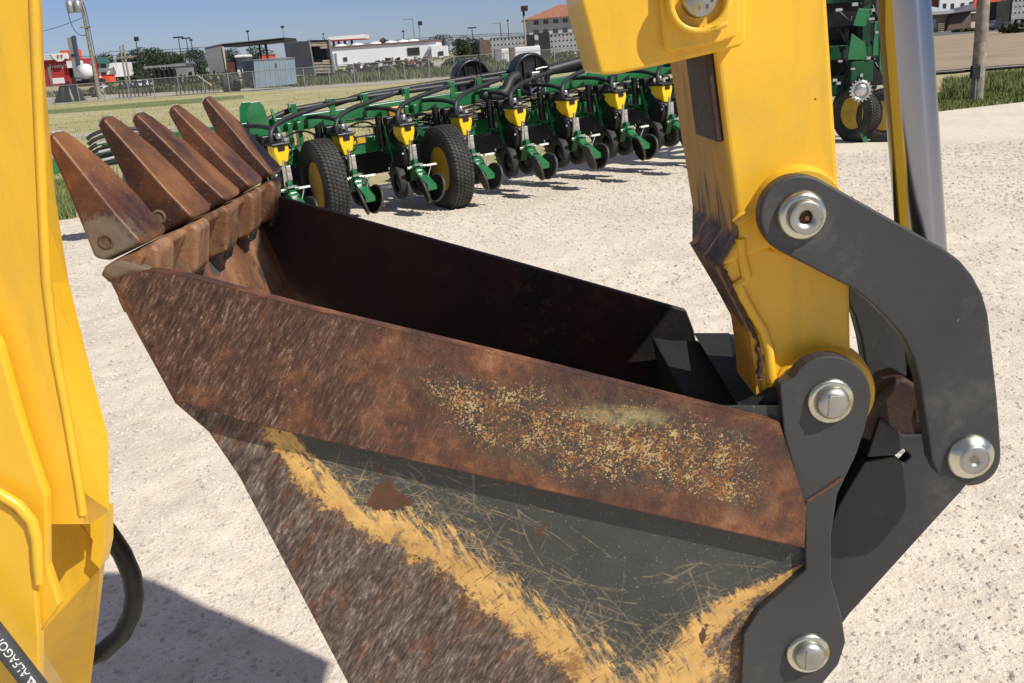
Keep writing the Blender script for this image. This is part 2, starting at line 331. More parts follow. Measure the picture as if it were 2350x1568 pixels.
# ------------------------------------------------------------------ bucket
TOP = [(255, 650), (262, 640), (285, 630), (350, 621), (430, 634), (560, 668), (700, 706), (1250, 838), (1790, 973)]
BOT = [(400, 920), (450, 933), (562, 968), (832, 1032), (1102, 1092), (1439, 1168), (1846, 1258)]
band_poly = TOP + [(1822, 1075), (1850, 1165), (1846, 1258)] + BOT[::-1][1:] + [(352, 825), (298, 735)]
shell_out = [(258, 652), (300, 738), (402, 925), (480, 992), (550, 1095), (800, 1570), (950, 1790), (1150, 1930), (1400, 1970), (1620, 1900), (1760, 1750)]
bk = MB()                                       # curved shell: lip to heel
outP = PM(shell_out, 1.072)
cen = MP(1250, 1200, 1.072)
inP = []
for i, p in enumerate(outP):
    a = outP[max(i - 1, 0)]; b = outP[min(i + 1, len(outP) - 1)]; t = (b - a).normalized(); nrm = t.cross(AX).normalized()
    if nrm.dot(cen - p) < 0: nrm = -nrm
    inP.append(p + nrm * .012)
RP = outP + inP[::-1]; ns_ = len(outP); bk.loft(RP, [p + AX * (np.interp(i if i < ns_ else 2 * ns_ - 1 - i, [0, 2, 6, 10], [.625, .60, .53, .50])) for i, p in enumerate(RP)])
bucket = hp(bk, 'bucket', LIP); bucket['label'] = 'rusty digging bucket curled up with its teeth pointing skyward'
# lip plate with tooth shanks
lp = MB()
SLP = [(230, 632), (240, 612), (262, 598), (318, 576), (330, 590), (302, 668), (285, 722), (270, 690), (262, 652), (250, 650)]
lp.prism(PM(SLP, 1.052), AX * .635)
lip = hp(lp, 'cutting_lip', LIP, bucket, .004)
# shank bumps on the lip between and under the teeth
toothpx = [((103, 322), (213, 603), 1.05), ((223, 285), (339, 545), 1.20), ((301, 275), (425, 507), 1.345), ((385, 256), (490, 469), 1.49), ((462, 234), (544, 432), 1.635)]
T0 = [(100, 328), (104, 312), (113, 303), (123, 314), (190, 397), (265, 491), (326, 560), (322, 566), (238, 606), (214, 599), (152, 445)]
t0, b0 = np.array(toothpx[0][0], float), np.array(toothpx[0][1], float)
def simil(P, tip, bas):
    z0 = complex(*(b0 - t0)); z1 = complex(bas[0] - tip[0], bas[1] - tip[1]); k = z1 / z0
    return [(tip[0] + ((x - t0[0]) + 1j * (y - t0[1])).__mul__(k).real, tip[1] + (((x - t0[0]) + 1j * (y - t0[1])) * k).imag) for x, y in P]
def tooth(tip, bas, d, wi, first):
    mb = MB(); P = simil(T0, tip, bas); pts = PM(P, d); L = (np.array(bas) - np.array(tip)); ln = np.hypot(*L)
    A = []; B = []
    rings = [0, .18, .5, .82, 1]
    secs = []
    for w in rings:
        sec = []
        for (x, y), p in zip(P, pts):
            s = max(0, min(1, ((x - tip[0]) * L[0] + (y - tip[1]) * L[1]) / ln ** 2))
            wid = (.038 + .040 * min(1, s * 2.0) + .012 * s) * wi; edge = 1 if 0 < w < 1 else .86
            q = p + AX * (wid * w + .003)
            sec.append((q, edge))
        c = sum((q for q, _ in sec), Vector()) / len(sec)
        secs.append([c + (q - c) * (1 if e == 1 else .95) for q, e in sec])
    n = len(P)
    V = [p for s_ in secs for p in s_]
    F_ = [tuple(range(n - 1, -1, -1)), tuple(range((len(rings) - 1) * n, len(rings) * n))]
    for r in range(len(rings) - 1):
        F_ += [(r * n + i, r * n + (i + 1) % n, (r + 1) * n + (i + 1) % n, (r + 1) * n + i) for i in range(n)]
    mb.add(V, F_)
    ob = hp(mb, 'tooth', TOOTH, bucket, .0065, 3)
    wt = MB(); tp = PM(simil([(99.5, 331), (103, 313), (112, 302), (119, 305), (107, 318)], tip, bas), d)   # bare worn point
    wt.prism([p + AX * .006 for p in tp], AX * .027)
    hp(wt, 'worn_tip', BARE, ob, .004, 3)
    pn = MB(); c = MP(*simil([(240, 556)], tip, bas)[0], d)
    pn.lathe(c + AX * .006, -AX, [(0, .0095), (.003, .0095), (.0045, .0075), (.0045, .0065), (.003, .006), (.004, .002)], 16)
    hp(pn, 'retaining_pin', DIRT, ob)
    return ob
for k, (tip, bas, d) in enumerate(toothpx): tooth(tip, bas, d, 1.0, k == 0)
for k in range(5):
    sh = MB(); d = 1.05 + k * .146
    P = [(262, 604), (300, 582), (338, 563), (358, 580), (356, 690), (342, 704), (290, 724), (270, 680)]
    V = PM(P, 1.05); o = AX * (d - 1.05)
    A = [p + o + AX * .012 for p in V]; B = [p + o + AX * .068 for p in V]
    sh.loft(A, B); so_ = hp(sh, 'tooth_shank', LIP, bucket, .013, 4)
    sl_ = MB(); q = [p + o for p in PM([(342, 694), (352, 696), (346, 728), (334, 726)], 1.05)]; sl_.loft([p + AX * .024 for p in q], [p + AX * .056 for p in q]); hp(sl_, 'wedge_slot', DARKEDGE, so_, .002)
    # dirty corner block at the near end
dc = MB(); dc.prism(PM([(228, 634), (238, 612), (268, 598), (300, 606), (345, 622), (300, 634), (262, 648)], 1.046), AX * .05)
hp(dc, 'caked_dirt', DIRT, bucket, .006, 2)
# near side: sheet and thick band
def grid_part(mb, fn, nu, nv, d):
    U, V = np.meshgrid(np.linspace(0, 1, nu + 1), np.linspace(0, 1, nv + 1)); X, Y = fn(U, V)
    skip = len(mb.v)
    R = np.stack([fw.x + cx.x * (X - CX) / F + cy.x * (CY - Y) / F, fw.y + cx.y * (X - CX) / F + cy.y * (CY - Y) / F, fw.z + cx.z * (X - CX) / F + cy.z * (CY - Y) / F], -1)
    t = d / (R @ np.array(AX)); P = R * t[..., None] + np.array(CAM)
    mb.v += [tuple(p) for p in P.reshape(-1, 3)]
    fs = [(skip + j * (nu + 1) + i, skip + j * (nu + 1) + i + 1, skip + (j + 1) * (nu + 1) + i + 1, skip + (j + 1) * (nu + 1) + i) for j in range(nv) for i in range(nu)]
    mb.f += fs; mb.sm += [True] * len(fs)
    return skip, X, Y
sm = MB()
sheet_top = [(402, 900), (560, 900), (1840, 1180)]
sheet_poly = [(402, 920), (480, 988), (550, 1095), (800, 1570), (950, 1790), (1150, 1930), (1400, 1970), (1620, 1900), (1760, 1750), (1800, 1600), (1846, 1300), (1840, 1150), (700, 730), (350, 650), (275, 660)]
SL(sm, sheet_poly, 1.064, .010)
lefts = [(470, 930), (478, 985), (550, 1095), (800, 1570), (860, 1640)]
def fsheet(U, V):
    Y = 930 + V * 700; X0 = interp(lefts, Y, 1, 0); X1 = 1850 - np.clip(Y - 1300, 0, 400) * .35
    X = X0 + (X1 - X0) * U; return X, Y
skip, X, Y = grid_part(sm, fsheet, 620, 320, 1.0632)
side = hp(sm, 'side_sheet', SHEET, bucket, recalc=False)
PRL = [(620, 985), (664, 1030), (688, 1082), (742, 1126), (800, 1160), (852, 1198), (922, 1206), (994, 1255), (1054, 1285), (1101, 1335), (1162, 1390), (1230, 1440), (1304, 1486), (1358, 1548), (1420, 1640)]
# signed distance across the primer strip: below-left is bare steel, above-right is paint
dist = SDF(X, Y, PRL, False); sgn = np.where(Y > np.interp(X, [p[0] for p in PRL], [p[1] for p in PRL]), -1, 1) * np.where(X < 640, np.where(Y > 1000, -1, 1), 1)
sgn = np.where(X < 645, -1, sgn); sd = dist * sgn
half = np.interp(X, [640, 760, 900, 1000, 1200, 1400], [22, 27, 30, 34, 40, 48])
edge = 1.5 + sd / (2 * half)
# second primer patch towards the lower hinge plate, with a rust band right beside the plate
EARB = [(1860, 1300), (1742, 1398), (1705, 1457), (1700, 1640)]
de = SDF(X, Y, EARB, False); wide = np.interp(Y, [1290, 1330, 1400, 1450, 1520, 1600], [10, 34, 95, 120, 190, 260]); rb = np.interp(Y, [1290, 1350, 1400, 1450, 1600], [5, 12, 30, 50, 62])
e2 = np.where(de < rb, .75, np.where(de < rb * 1.25, 1.0, 1.5 + (de - rb * 1.25 - (wide - rb) * .5) / np.maximum(wide - rb, 6)))
edge = np.minimum(edge, np.where(X > 1380, e2, 9)); edge = np.clip(edge, -1, 4)
set_attr(side, 'm_edge', edge.astype(np.float32), skip)
scr = np.zeros(X.shape, np.float32)
def scratch(a, ang, ln, w, curve=0.0):
    n = max(4, int(ln / 8)); pts = []; x, y = a
    for i in range(n + 1):
        pts.append((x, y)); x += math.cos(ang) * ln / n; y += math.sin(ang) * ln / n; ang += curve / n
    bx0, bx1 = min(p[0] for p in pts) - 8, max(p[0] for p in pts) + 8; by0, by1 = min(p[1] for p in pts) - 8, max(p[1] for p in pts) + 8
    jj = np.where((Y[:, 0] >= by0) & (Y[:, 0] <= by1))[0]
    if not len(jj): return
    sl = slice(jj[0], jj[-1] + 1); ii = (X[sl] >= bx0) & (X[sl] <= bx1)
    if not ii.any(): return
    d = SDF(X[sl], Y[sl], pts, False); v = np.clip(1.2 - d / w, 0, 1)
    scr[sl] = np.maximum(scr[sl], np.where(ii, v, 0) * random.uniform(.25, .9))
for _ in range(420):
    px = random.uniform(700, 1780); py0 = np.interp(px, [p[0] for p in PRL], [p[1] for p in PRL]) if px < 1420 else 1560
    up = abs(random.gauss(0, 1)) * 110 + 10
    y = py0 - up
    if y < 1040 + (px - 830) * .22: continue
    ang = random.choice([random.gauss(.30, .12), random.gauss(1.15, .25), random.gauss(.75, .2), random.gauss(2.2, .25), random.gauss(.45, .3)])
    scratch((px, y), ang, random.uniform(20, 200), random.uniform(1.1, 1.8), random.gauss(0, .4))
for _ in range(60): scratch((random.uniform(1480, 1800), random.uniform(1290, 1540)), random.choice([random.gauss(-.25, .12), random.gauss(.9, .3)]), random.uniform(40, 150), random.uniform(1.1, 1.8), random.gauss(0, .3))
for a in (((735, 1055), .22, 420), ((700, 1060), .25, 190), ((870, 1140), .28, 330), ((1085, 1080), 1.5, 90), ((1000, 1120), .95, 260), ((850, 1050), 1.45, 80)): scratch(a[0], a[1], a[2], 2.6, .1)
set_attr(side, 'm_scr', scr, skip)
spot = np.zeros(X.shape, np.float32)
for P in ([(893, 1080), (915, 1130), (955, 1158), (880, 1172), (832, 1162), (860, 1130)], [(1608, 1436), (1620, 1440), (1624, 1460), (1612, 1476), (1602, 1462)], [(1235, 1215), (1250, 1205), (1240, 1232), (1215, 1238)], [(860, 1068), (872, 1075), (864, 1092)]):
    spot = np.maximum(spot, np.clip(.5 - SDF(X, Y, P) / 22, 0, 1))
set_attr(side, 'm_spot', spot.astype(np.float32), skip)
bm_ = MB(); SL(bm_, band_poly, 1.0466, .017)
def fband(U, V):
    Xt = 262 + (1788 - 262) * U; Yt = interp(TOP, Xt, 0, 1) + 3; Xb = 402 + (1844 - 402) * U; Yb = interp(BOT, Xb, 0, 1) - 2
    X = Xt + (Xb - Xt) * V + 8 * np.sin(np.pi * V) * (U > .5) * (U - .5) * 2; Y = Yt + (Yb - Yt) * V; return X, Y
skip, X, Y = grid_part(bm_, fband, 330, 70, 1.0460)
bob = hp(bm_, 'side_band', BAND, bucket, recalc=False)
SPK = [(960, 862), (1158, 884), (1362, 918), (1507, 946), (1700, 990), (1745, 1080), (1735, 1170), (1640, 1160), (1507, 1125), (1275, 1085), (1090, 1025), (1000, 930)]
set_attr(bob, 'm_spk', np.clip(.5 - SDF(X, Y, SPK) / 90, 0, 1).astype(np.float32), skip)
set_attr(bob, 'm_pale', np.clip(1.2 - np.hypot((X - 1430 - (Y - 955) * 1.4) / 120, (Y - 955) / 26), 0, 1).astype(np.float32), skip)
set_attr(bob, 'm_left', np.clip((1080 - X) / 420, 0, 1).astype(np.float32), skip)
# far side plate (slightly toed in towards the heel)
def FD(x): return np.interp(x, [255, 1790], [1.690, 1.575])
def farp(P): return [MP(x, y, 1.05) + AX * (FD(x) - 1.05) for x, y in P]
ft = [(606, 452), (640, 452), (880, 519), (1200, 607), (1575, 713), (1592, 757)]
fp = MB(); FP = [MP(x, y, np.interp(x, [600, 1590], [1.69, 1.575])) for x, y in ft] + farp([(1846, 1300), (1800, 1600), (1620, 1900), (1400, 1970), (1150, 1930), (940, 1790), (785, 1570), (535, 1095), (465, 995), (385, 925), (240, 655)])
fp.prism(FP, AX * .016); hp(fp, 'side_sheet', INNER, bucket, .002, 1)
# heel: cross plate between the hinge plates, inner web, back plate
HEEL = plain('heel_shade_black', (.009, .009, .011), .9, 0, .2, 12); hl = MB()  # near-black colour stands in for deep shade around the heel
hl.loft([MP(1699, 944, 1.07), MP(1786, 888, 1.07), MP(1790, 975, 1.07)], [MP(1590, 764, 1.56), MP(1674, 764, 1.56), MP(1690, 830, 1.56)])
hl.loft(PM([(1640, 1030), (1699, 1040), (1790, 1040), (1800, 1600), (1650, 1600), (1690, 1300)], 1.075), [p + AX * .49 for p in PM([(1640, 1030), (1699, 1040), (1790, 1040), (1800, 1600), (1650, 1600), (1690, 1300)], 1.075)])
hl.loft(PM([(1783, 892), (1796, 892), (1850, 1500), (1800, 1500)], 1.072), PM([(1671, 767), (1690, 767), (1700, 1150), (1640, 1150)], 1.575))
hp(hl, 'heel_plate', HEEL, bucket, .002)
# hinge plates
EAR = [(1790, 886)] + arc((1905, 912), 95, -152, 12, 12) + [(1985, 985), (1965, 1045), (1922, 1135), (1908, 1230), (1908, 1330), (1932, 1415), (1941, 1475), (1925, 1525), (1880, 1580), (1800, 1720), (1720, 1700), (1700, 1600), (1707, 1457), (1742, 1402), (1850, 1308), (1846, 1180), (1800, 1000)]
e = MB(); SL(e, EAR, 1.0515, .024); ear = hp(e, 'hinge_plate', DARK, bucket, .002)
e = MB(); e.prism(PS(EAR, 1.0515, .20), AX * .022); hp(e, 'hinge_plate', DARKEDGE, bucket, .002)
wd = MB(); wd.tube(PM([(1853, 1150), (1885, 1130), (1932, 1098)], 1.0505), .0022, 6); hp(wd, 'weld_bead', RUST, bucket)
wd = MB(); wd.tube(PM([(1850, 1312), (1780, 1372), (1742, 1404), (1722, 1430), (1709, 1457), (1703, 1520), (1702, 1600)], 1.0615), .004, 6); hp(wd, 'weld_bead', RUST, bucket)
# ------------------------------------------------------------------ pins
def pin(px, py, d, rpx, style, parent=None):
    c = MP(px, py, d); r = rpx / F * (c - CAM).dot(fw); mb = MB()
    if style == 'dome':
        mb.lathe(c, -AX, [(0, r), (.003, r), (.006, r * .93), (.0065, r * .80), (.006, r * .72)], 40)
        o = mb.build('pin_cap', ZINC, parent or HOE, base)
        h = MB(); ax2 = Vector((1, 0, 0)); h.lathe(c - AX * .004, -AX, [(0, r * .72), (.007, r * .70), (.011, r * .60), (.013, r * .4), (.0135, 0)], 40)
        n = len(h.v); zc = .35
        h.v = [tuple(Vector(v) - AX * 0) for v in h.v]
        h.build('pin_head', ZINCD, o, base)
        k = MB(); u = Vector((0, 0, 1)); xx = AX.cross(u).normalized()
        k.prism([c - AX * .0185 + xx * a + u * b for a, b in ((-r * .30, -r * .50), (r * .34, -r * .44), (r * .34, r * .44), (-r * .26, r * .46))], AX * .012)
        k.build('pin_flat', ZINCD, o, base, .0015)
    elif style == 'ring':
        mb.lathe(c, -AX, [(0, r), (.003, r), (.005, r * .95), (.008, r * .86), (.011, r * .70), (.012, r * .64)], 40); o = mb.build('pin_cap', ZINC, parent or HOE, base)
        h = MB(); h.lathe(c - AX * .012, -AX, [(0, r * .64), (.001, r * .62), (.001, r * .18), (-.006, r * .12), (-.006, 0)], 40); h.build('pin_head', ZINCD, o, base)
    else:
        mb.lathe(c, -AX, [(0, r), (.004, r), (.008, r * .90), (.010, r * .80), (.0095, r * .66)], 40); o = mb.build('pin_cap', ZINC, parent or HOE, base)
        h = MB(); h.lathe(c - AX * .009, -AX, [(0, r * .68), (.010, r * .66), (.0108, r * .62), (.0108, r * .30), (.004, r * .27), (.004, 0)], 40); h.build('pin_head', ZINCD, o, base)
        h = MB(); h.lathe(c - AX * .0132, AX, [(0, 0), (0, r * .268), (.002, r * .268)], 20); h.build('grease_hole', RAGGED, o, base)
        g = MB(); g.lathe(c - AX * .0175 + Vector((.001, 0, -.001)), AX, [(0, .0028), (.003, .0028), (.005, .0045)], 8); g.build('grease_fitting', RUST, o, base)
    return o
pin(1905, 919, 1.0515, 54, 'dome', ear); pin(1853, 1497, 1.0515, 50, 'dome', ear)
# ------------------------------------------------------------------ dipper
dp = MB()
UP = [(1640, -90), (1643, 123), (1668, 325), (1698, 545), (1655, 612), (1700, 598), (1780, 566), (1950, 628), (1948, 610), (1925, 410), (1893, -90)]
dp.loft(PM(UP, 1.09), [p + AX * t for p, t in zip(PM(UP, 1.09), [.295, .29, .28, .268, .165, .2, .2, .27, .27, .27, .27])])
NO = [(1655, 612), (1701, 701), (1734, 765), (1745, 842), (1748, 905), (1800, 940), (1900, 930), (1955, 860), (1953, 780), (1950, 600), (1720, 560)]
dp.loft(PM(NO, 1.094), [p + AX * t for p, t in zip(PM(NO, 1.094), [.157, .107, .10, .10, .10, .10, .10, .10, .10, .15, .2])])
dip = hp(dp, 'dipper', YELC, None, .006, 3); dip['label'] = 'yellow dipper arm with small rust chips'
LD = [.287, .282, .272, .260, .158]; ND = [.155, .105, .098, .098, .098]
fpl = MB()                                     # front plate: worn paint, its yellow darkened for shade
Lr = [(1641, -90), (1644, 123), (1669, 325), (1697, 545), (1656, 612)]
fpl.loft([q for q in PM(Lr, 1.094)] + [q + Vector((-.003, 0, 0)) for q in PM(Lr, 1.094)][::-1], [q + AX * t for q, t in zip(PM(Lr, 1.094), LD)] + [q + AX * t + Vector((-.003, 0, 0)) for q, t in zip(PM(Lr, 1.094), LD)][::-1])
Ln = [(1652, 606), (1700, 701), (1733, 765), (1744, 842), (1747, 905)]
fpl.loft(PM(Ln, 1.096) + [q + Vector((-.006, 0, -.003)) for q in PM(Ln, 1.096)][::-1], [q + AX * t for q, t in zip(PM(Ln, 1.096), ND)] + [q + AX * t + Vector((-.006, 0, -.003)) for q, t in zip(PM(Ln, 1.096), ND)][::-1])
hp(fpl, 'front_plate', WORN_SHADED, dip)
ws = MB(); W_ = [(1640, 40), (1643, 123), (1668, 325)]
ws.loft([q + Vector((-.0035, 0, 0)) for q in PM(W_, 1.096)] + [q + Vector((-.012, 0, 0)) for q in PM(W_, 1.096)][::-1], [q + AX * .115 + Vector((-.0035, 0, 0)) for q in PM(W_, 1.096)] + [q + AX * .115 + Vector((-.012, 0, 0)) for q in PM(W_, 1.096)][::-1])
hp(ws, 'wear_strip', STRIP, dip, .002)
rg = MB(); pts = [(1654, 608), (1668, 640), (1690, 684), (1712, 722), (1732, 765), (1740, 800), (1746, 842), (1744, 880)]
fine = [];
for i in range(len(pts) - 1):
    for k in range(5): fine.append((lerp(pts[i][0], pts[i + 1][0], k / 5) + random.gauss(0, 2), lerp(pts[i][1], pts[i + 1][1], k / 5) + random.gauss(0, 2)))
rg.tube(PM(fine, 1.0925), [.0022 + random.uniform(-.001, .0018) for _ in fine], 6); hp(rg, 'cut_edge', RAGGED, dip)
wb = MB()
wb.tube(PM([(1700, 548), (1703, 590), (1713, 635), (1708, 645), (1690, 652), (1705, 680), (1728, 722), (1752, 760), (1764, 800), (1769, 860), (1775, 890)], 1.0925), .0065, 8)
wb.tube(PM([(1690, 515), (1706, 495), (1722, 490), (1742, 455)], 1.0905), .0075, 8)
wb.tube(PM([(1795, 885), (1810, 855), (1830, 848)], 1.0925), .011, 8)
hp(wb, 'weld_bead', YEL, dip)
for (c, r, d) in (((1842, 488), 102, 1.066), ((1903, 912), 112, 1.078)):
    bo = MB(); C = MP(*c, d); rr = r / F * (C - CAM).dot(fw); bo.lathe(C, AX, [(0, rr * .93), (.004, rr * .97), (.03, rr * 1.05)], 40); hp(bo, 'pin_boss', YEL, dip)
# ------------------------------------------------------------------ levers, links, rod
LEV = arc((1840, 497), 95, 122, 292, 18) + [(1905, 425), (2165, 570), (2205, 600), (2232, 633), (2255, 675), (2268, 720), (2276, 790), (2290, 920), (2298, 1030)] + arc((2228, 1046), 70, 0, 125, 10) + [(2155, 1092), (2139, 1059), (2131, 1000), (2122, 945), (2112, 880), (2098, 825), (2076, 778), (2045, 740), (2005, 700), (1960, 664)]
lv = MB(); SL(lv, LEV, 1.034, .024); lev = hp(lv, 'lever', DARK, None, .0025); lev['label'] = 'near charcoal tipping lever'
lv2 = MB(); lv2.prism(PS(LEV, 1.034, .185), AX * .024); hp(lv2, 'lever', DARK, None, .0025)
pin(1839, 494, 1.034, 58, 'bolt', lev); pin(2226, 1047, 1.034, 54, 'ring', lev)
lk = MB()
# near link with a lightening hole
H = [(2075, 1030), (2092, 1048), (2075, 1066), (2055, 1046)]
LKP = [(2228, 990), (2285, 1060), (2215, 1125), (1950, 1410), (1900, 1480), (1850, 1545), (1790, 1500), (1830, 1400), (1925, 1160), (2020, 960)]
SL(lk, [(2020, 960), (2075, 1000), (2228, 990), (2258, 1060), (2205, 1130), (1950, 1410), (1850, 1545), (1790, 1500), (1830, 1400), (1925, 1160), (1985, 1060), (2055, 1046), (2075, 1066), (2092, 1048), (2075, 1030), (2055, 1046), (1990, 1050)], 1.115, .02)
hp(lk, 'bucket_link', DARKEDGE, None, .002)
lk = MB(); SL(lk, [(2228, 990), (2258, 1060), (2215, 1118), (1950, 1400), (1850, 1545), (1790, 1500), (1900, 1350), (2040, 1170), (2130, 1060)], 1.205, .02)
hp(lk, 'bucket_link', DARKEDGE, None, .002)
lk = MB(); SL(lk, [(1985, 960), (2060, 1006), (2048, 1042), (2000, 1170), (1890, 1230), (1905, 1120)], 1.15, .02); hp(lk, 'link_gap_filler', DARKEDGE, None, .002)  # dark plate added to fill the gap beside the link
cs = MB(); SL(cs, [(1985, 935), (2040, 880), (2075, 866), (2140, 905), (2200, 1000), (2120, 1020), (2075, 1010), (2030, 1030), (1960, 1000)], 1.12, .05)
SL(cs, [(1990, 930), (2035, 882), (2062, 866), (2058, 900), (2010, 950), (1975, 990)], 1.105, .02)
hp(cs, 'rod_eye', STRIP, None, .006, 3)
ra, rb_ = MP(2062, -160, 1.14), MP(2139, 905, 1.14); rr = 54 / F * (MP(2106, 540, 1.14) - CAM).dot(fw)
rd = MB(); rd.cyl(ra, rb_, rr, 64); rod = hp(rd, 'cylinder_rod', CHROME); rod['label'] = 'bright chrome cylinder rod'
cl = MB(); dv = (rb_ - ra).normalized(); cl.lathe(rb_ - dv * .006, dv, [(0, rr * 1.03), (.003, rr * 1.12), (.01, rr * 1.12), (.012, rr * 1.3), (.03, rr * 1.25)], 40); hp(cl, 'rod_collar', ZINC, rod)
# ------------------------------------------------------------------ outer dipper (sleeve)
sl = MB()
SN = [(1318, -120), (1333, 0), (1368, 132), (1379, 172), (1418, 170), (1575, 137), (1643, 121), (1701, 106), (1712, 93), (1714, 0), (1712, -120)]
SF = [p + AX * .20 for p in PM(SN, 1.05)]
sl.loft(PM(SN, 1.05), SF); slv = hp(sl, 'dipper_sleeve', YELC, None, .005, 3)
bp = MB(); SL(bp, [(1514, -120), (1515, 0), (1524, 105), (1528, 115), (1537, 120), (1650, 98), (1690, 84), (1697, 70), (1698, 0), (1698, -120)], 1.040, .012); hp(bp, 'boss_plate', YELC, slv, .003, 3)
rgb = MB(); C = MP(1600, 3, 1.041); k_ = (C - CAM).dot(fw) / F
rgb.lathe(C, -AX, [(0, 74 * k_), (.012, 74 * k_), (.015, 71 * k_), (.015, 62 * k_), (.013, 58 * k_), (0, 56 * k_)], 48); rng = hp(rgb, 'pin_collar', YEL, slv)
tb = MB(); SL(tb, [(1612, 60), (1660, 50), (1672, 46), (1674, 60), (1660, 66), (1616, 77)], 1.026, .012); hp(tb, 'keeper_tab', YEL, slv, .003, 3)
pp = MB(); pp.lathe(C, -AX, [(0, 37 * k_), (.018, 37 * k_), (.020, 33 * k_), (.020, 0)], 36); pno = hp(pp, 'pivot_pin', ZINCD, slv)
# stamped marks on the pin's end
def text_mesh(name, body, size, mat, parent, M, off, warp=None, ext=0.0004):
    cu = bpy.data.curves.new(name, 'FONT'); cu.body = body; cu.size = size; cu.extrude = ext; cu.align_x = 'LEFT'
    tmp = bpy.data.objects.new(name, cu); COL.objects.link(tmp); bpy.context.view_layer.update()
    me = bpy.data.meshes.new_from_object(tmp.evaluated_get(bpy.context.evaluated_depsgraph_get())); COL.objects.unlink(tmp); bpy.data.objects.remove(tmp)
    for v in me.vertices:
        p = M @ v.co
        if warp: p = warp(p)
        v.co = p - off
    me.materials.clear(); me.materials.append(mat); o = bpy.data.objects.new(name, me); COL.objects.link(o); o.parent = parent; return o
Cc = C - AX * .0203
xr = Vector((0, 0, 1)).cross(AX) * -1
for ch, ang in (('1', 250), ('8', 298), ('6', 345)):
    a = math.radians(ang); ex = AX.cross(Vector((0, 0, 1))).normalized(); ez = ex.cross(AX).normalized()
    q = Cc + (ex * math.cos(a) + ez * math.sin(a)) * 22 * k_
    M = Matrix(((ex.x, ez.x, -AX.x, q.x), (ex.y, ez.y, -AX.y, q.y), (ex.z, ez.z, -AX.z, q.z), (0, 0, 0, 1)))
    text_mesh('stamped_mark', ch, 14 * k_, DIRT, pno, M, base)
# ------------------------------------------------------------------ boom: rises at the left; unseen arch over the bucket shaped to throw shade
def LP(P, Q, da, db, mb): return mb.loft(PM(P, da), PM(Q, db))
bo = MB()
ridge = [(68, -140), (75, 0), (80, 150), (103, 640), (141, 895), (186, 1190)]
far_ = [(90, -140), (97, 0), (101, 150), (128, 460), (158, 648), (205, 840), (249, 1006), (251, 1172), (206, 1203)]
rn = [(68, -140), (75, 0), (80, 150), (93, 460), (103, 648), (122, 800), (150, 950), (178, 1120), (194, 1203)]
L_ = [(-220, -140), (-220, 0), (-220, 150), (-220, 460), (-220, 648), (-220, 800), (-220, 950), (-220, 1120), (-220, 1203)]
for i in range(len(rn) - 1):
    bo.quad(MP(*L_[i], 1.0), MP(*rn[i], 1.0), MP(*rn[i + 1], 1.0), MP(*L_[i + 1], 1.0))
    bo.quad(MP(*rn[i], 1.0), MP(*far_[i], 1.045), MP(*far_[i + 1], 1.045), MP(*rn[i + 1], 1.0))
    bo.quad(MP(*far_[i], 1.045), MP(L_[i][0], far_[i][1], 1.06), MP(L_[i + 1][0], far_[i + 1][1], 1.06), MP(*far_[i + 1], 1.045))
boom = hp(bo, 'boom', YEL); boom['label'] = 'yellow boom side rising at the left edge'
rt = MB(); rt.tube(PM([(72, -140), (78, 0), (84, 150), (97, 460), (106, 640), (125, 800), (153, 950), (180, 1110), (190, 1180)], 1.003), .0055, 8); hp(rt, 'edge_weld', YEL, boom)
w2 = MB()                                       # inner web, bend and curved heel below
w2.loft(PM([(80, 1100), (136, 1126), (164, 1162), (186, 1208), (213, 1240), (208, 1282), (138, 1390), (91, 1454), (60, 1454)], 1.10), [p + AX * .02 for p in PM([(80, 1100), (136, 1126), (164, 1162), (186, 1208), (213, 1240), (208, 1282), (138, 1390), (91, 1454), (60, 1454)], 1.10)])
w2.loft(PM([(186, 1200), (238, 1178), (239, 1190), (239, 1260), (229, 1306), (208, 1284), (213, 1240)], 1.085), [p + AX * .03 for p in PM([(186, 1200), (238, 1178), (239, 1190), (239, 1260), (229, 1306), (208, 1284), (213, 1240)], 1.085)])
w2.loft(PM([(85, 1446), (138, 1386), (206, 1278), (232, 1296), (229, 1306), (91, 1456)], 1.101), [p + AX * .02 for p in PM([(85, 1446), (138, 1386), (206, 1278), (232, 1296), (229, 1306), (91, 1456)], 1.101)])
w2.quad(MP(80, 1466, 1.10), MP(229, 1303, 1.10), MP(192, 1640, 1.40), MP(40, 1640, 1.40))
w2.quad(MP(229, 1304, 1.10), MP(241, 1290, 1.11), MP(200, 1640, 1.41), MP(192, 1640, 1.40))
w2.quad(MP(229, 1304, 1.10), MP(240, 1190, 1.11), MP(241, 1290, 1.11), MP(229, 1304, 1.10))
hp(w2, 'boom_heel', YEL, boom)
br = MB(); SL(br, [(-120, 560), (0, 795), (44, 953), (78, 1060), (107, 1140), (109, 1300), (138, 1388), (91, 1452), (90, 1700), (-120, 1700)], .978, .014); hp(br, 'boom_side_plate', YEL, boom, .003)
bk2 = MB(); SL(bk2, [(-140, 1140), (0, 1150), (54, 1192), (75, 1235), (81, 1340), (88, 1454), (88, 1700), (-140, 1700)], .965, .010); hp(bk2, 'bracket', YEL, boom, .002)
rt = MB(); rt.tube(PM([(-60, 1110), (0, 1134), (42, 1160), (72, 1195), (84, 1236), (87, 1290), (89, 1338)], .964), [.0065] * 6 + [.005], 10); hp(rt, 'bracket_weld', YEL, boom)
ar = MB()                                       # unseen arch above the frame, outlined to shade the far plate and gravel
def WP(X, z, d): return Vector((X, (d - AX.x * X - AX.z * (z - CAM.z)) / AX.y, z))
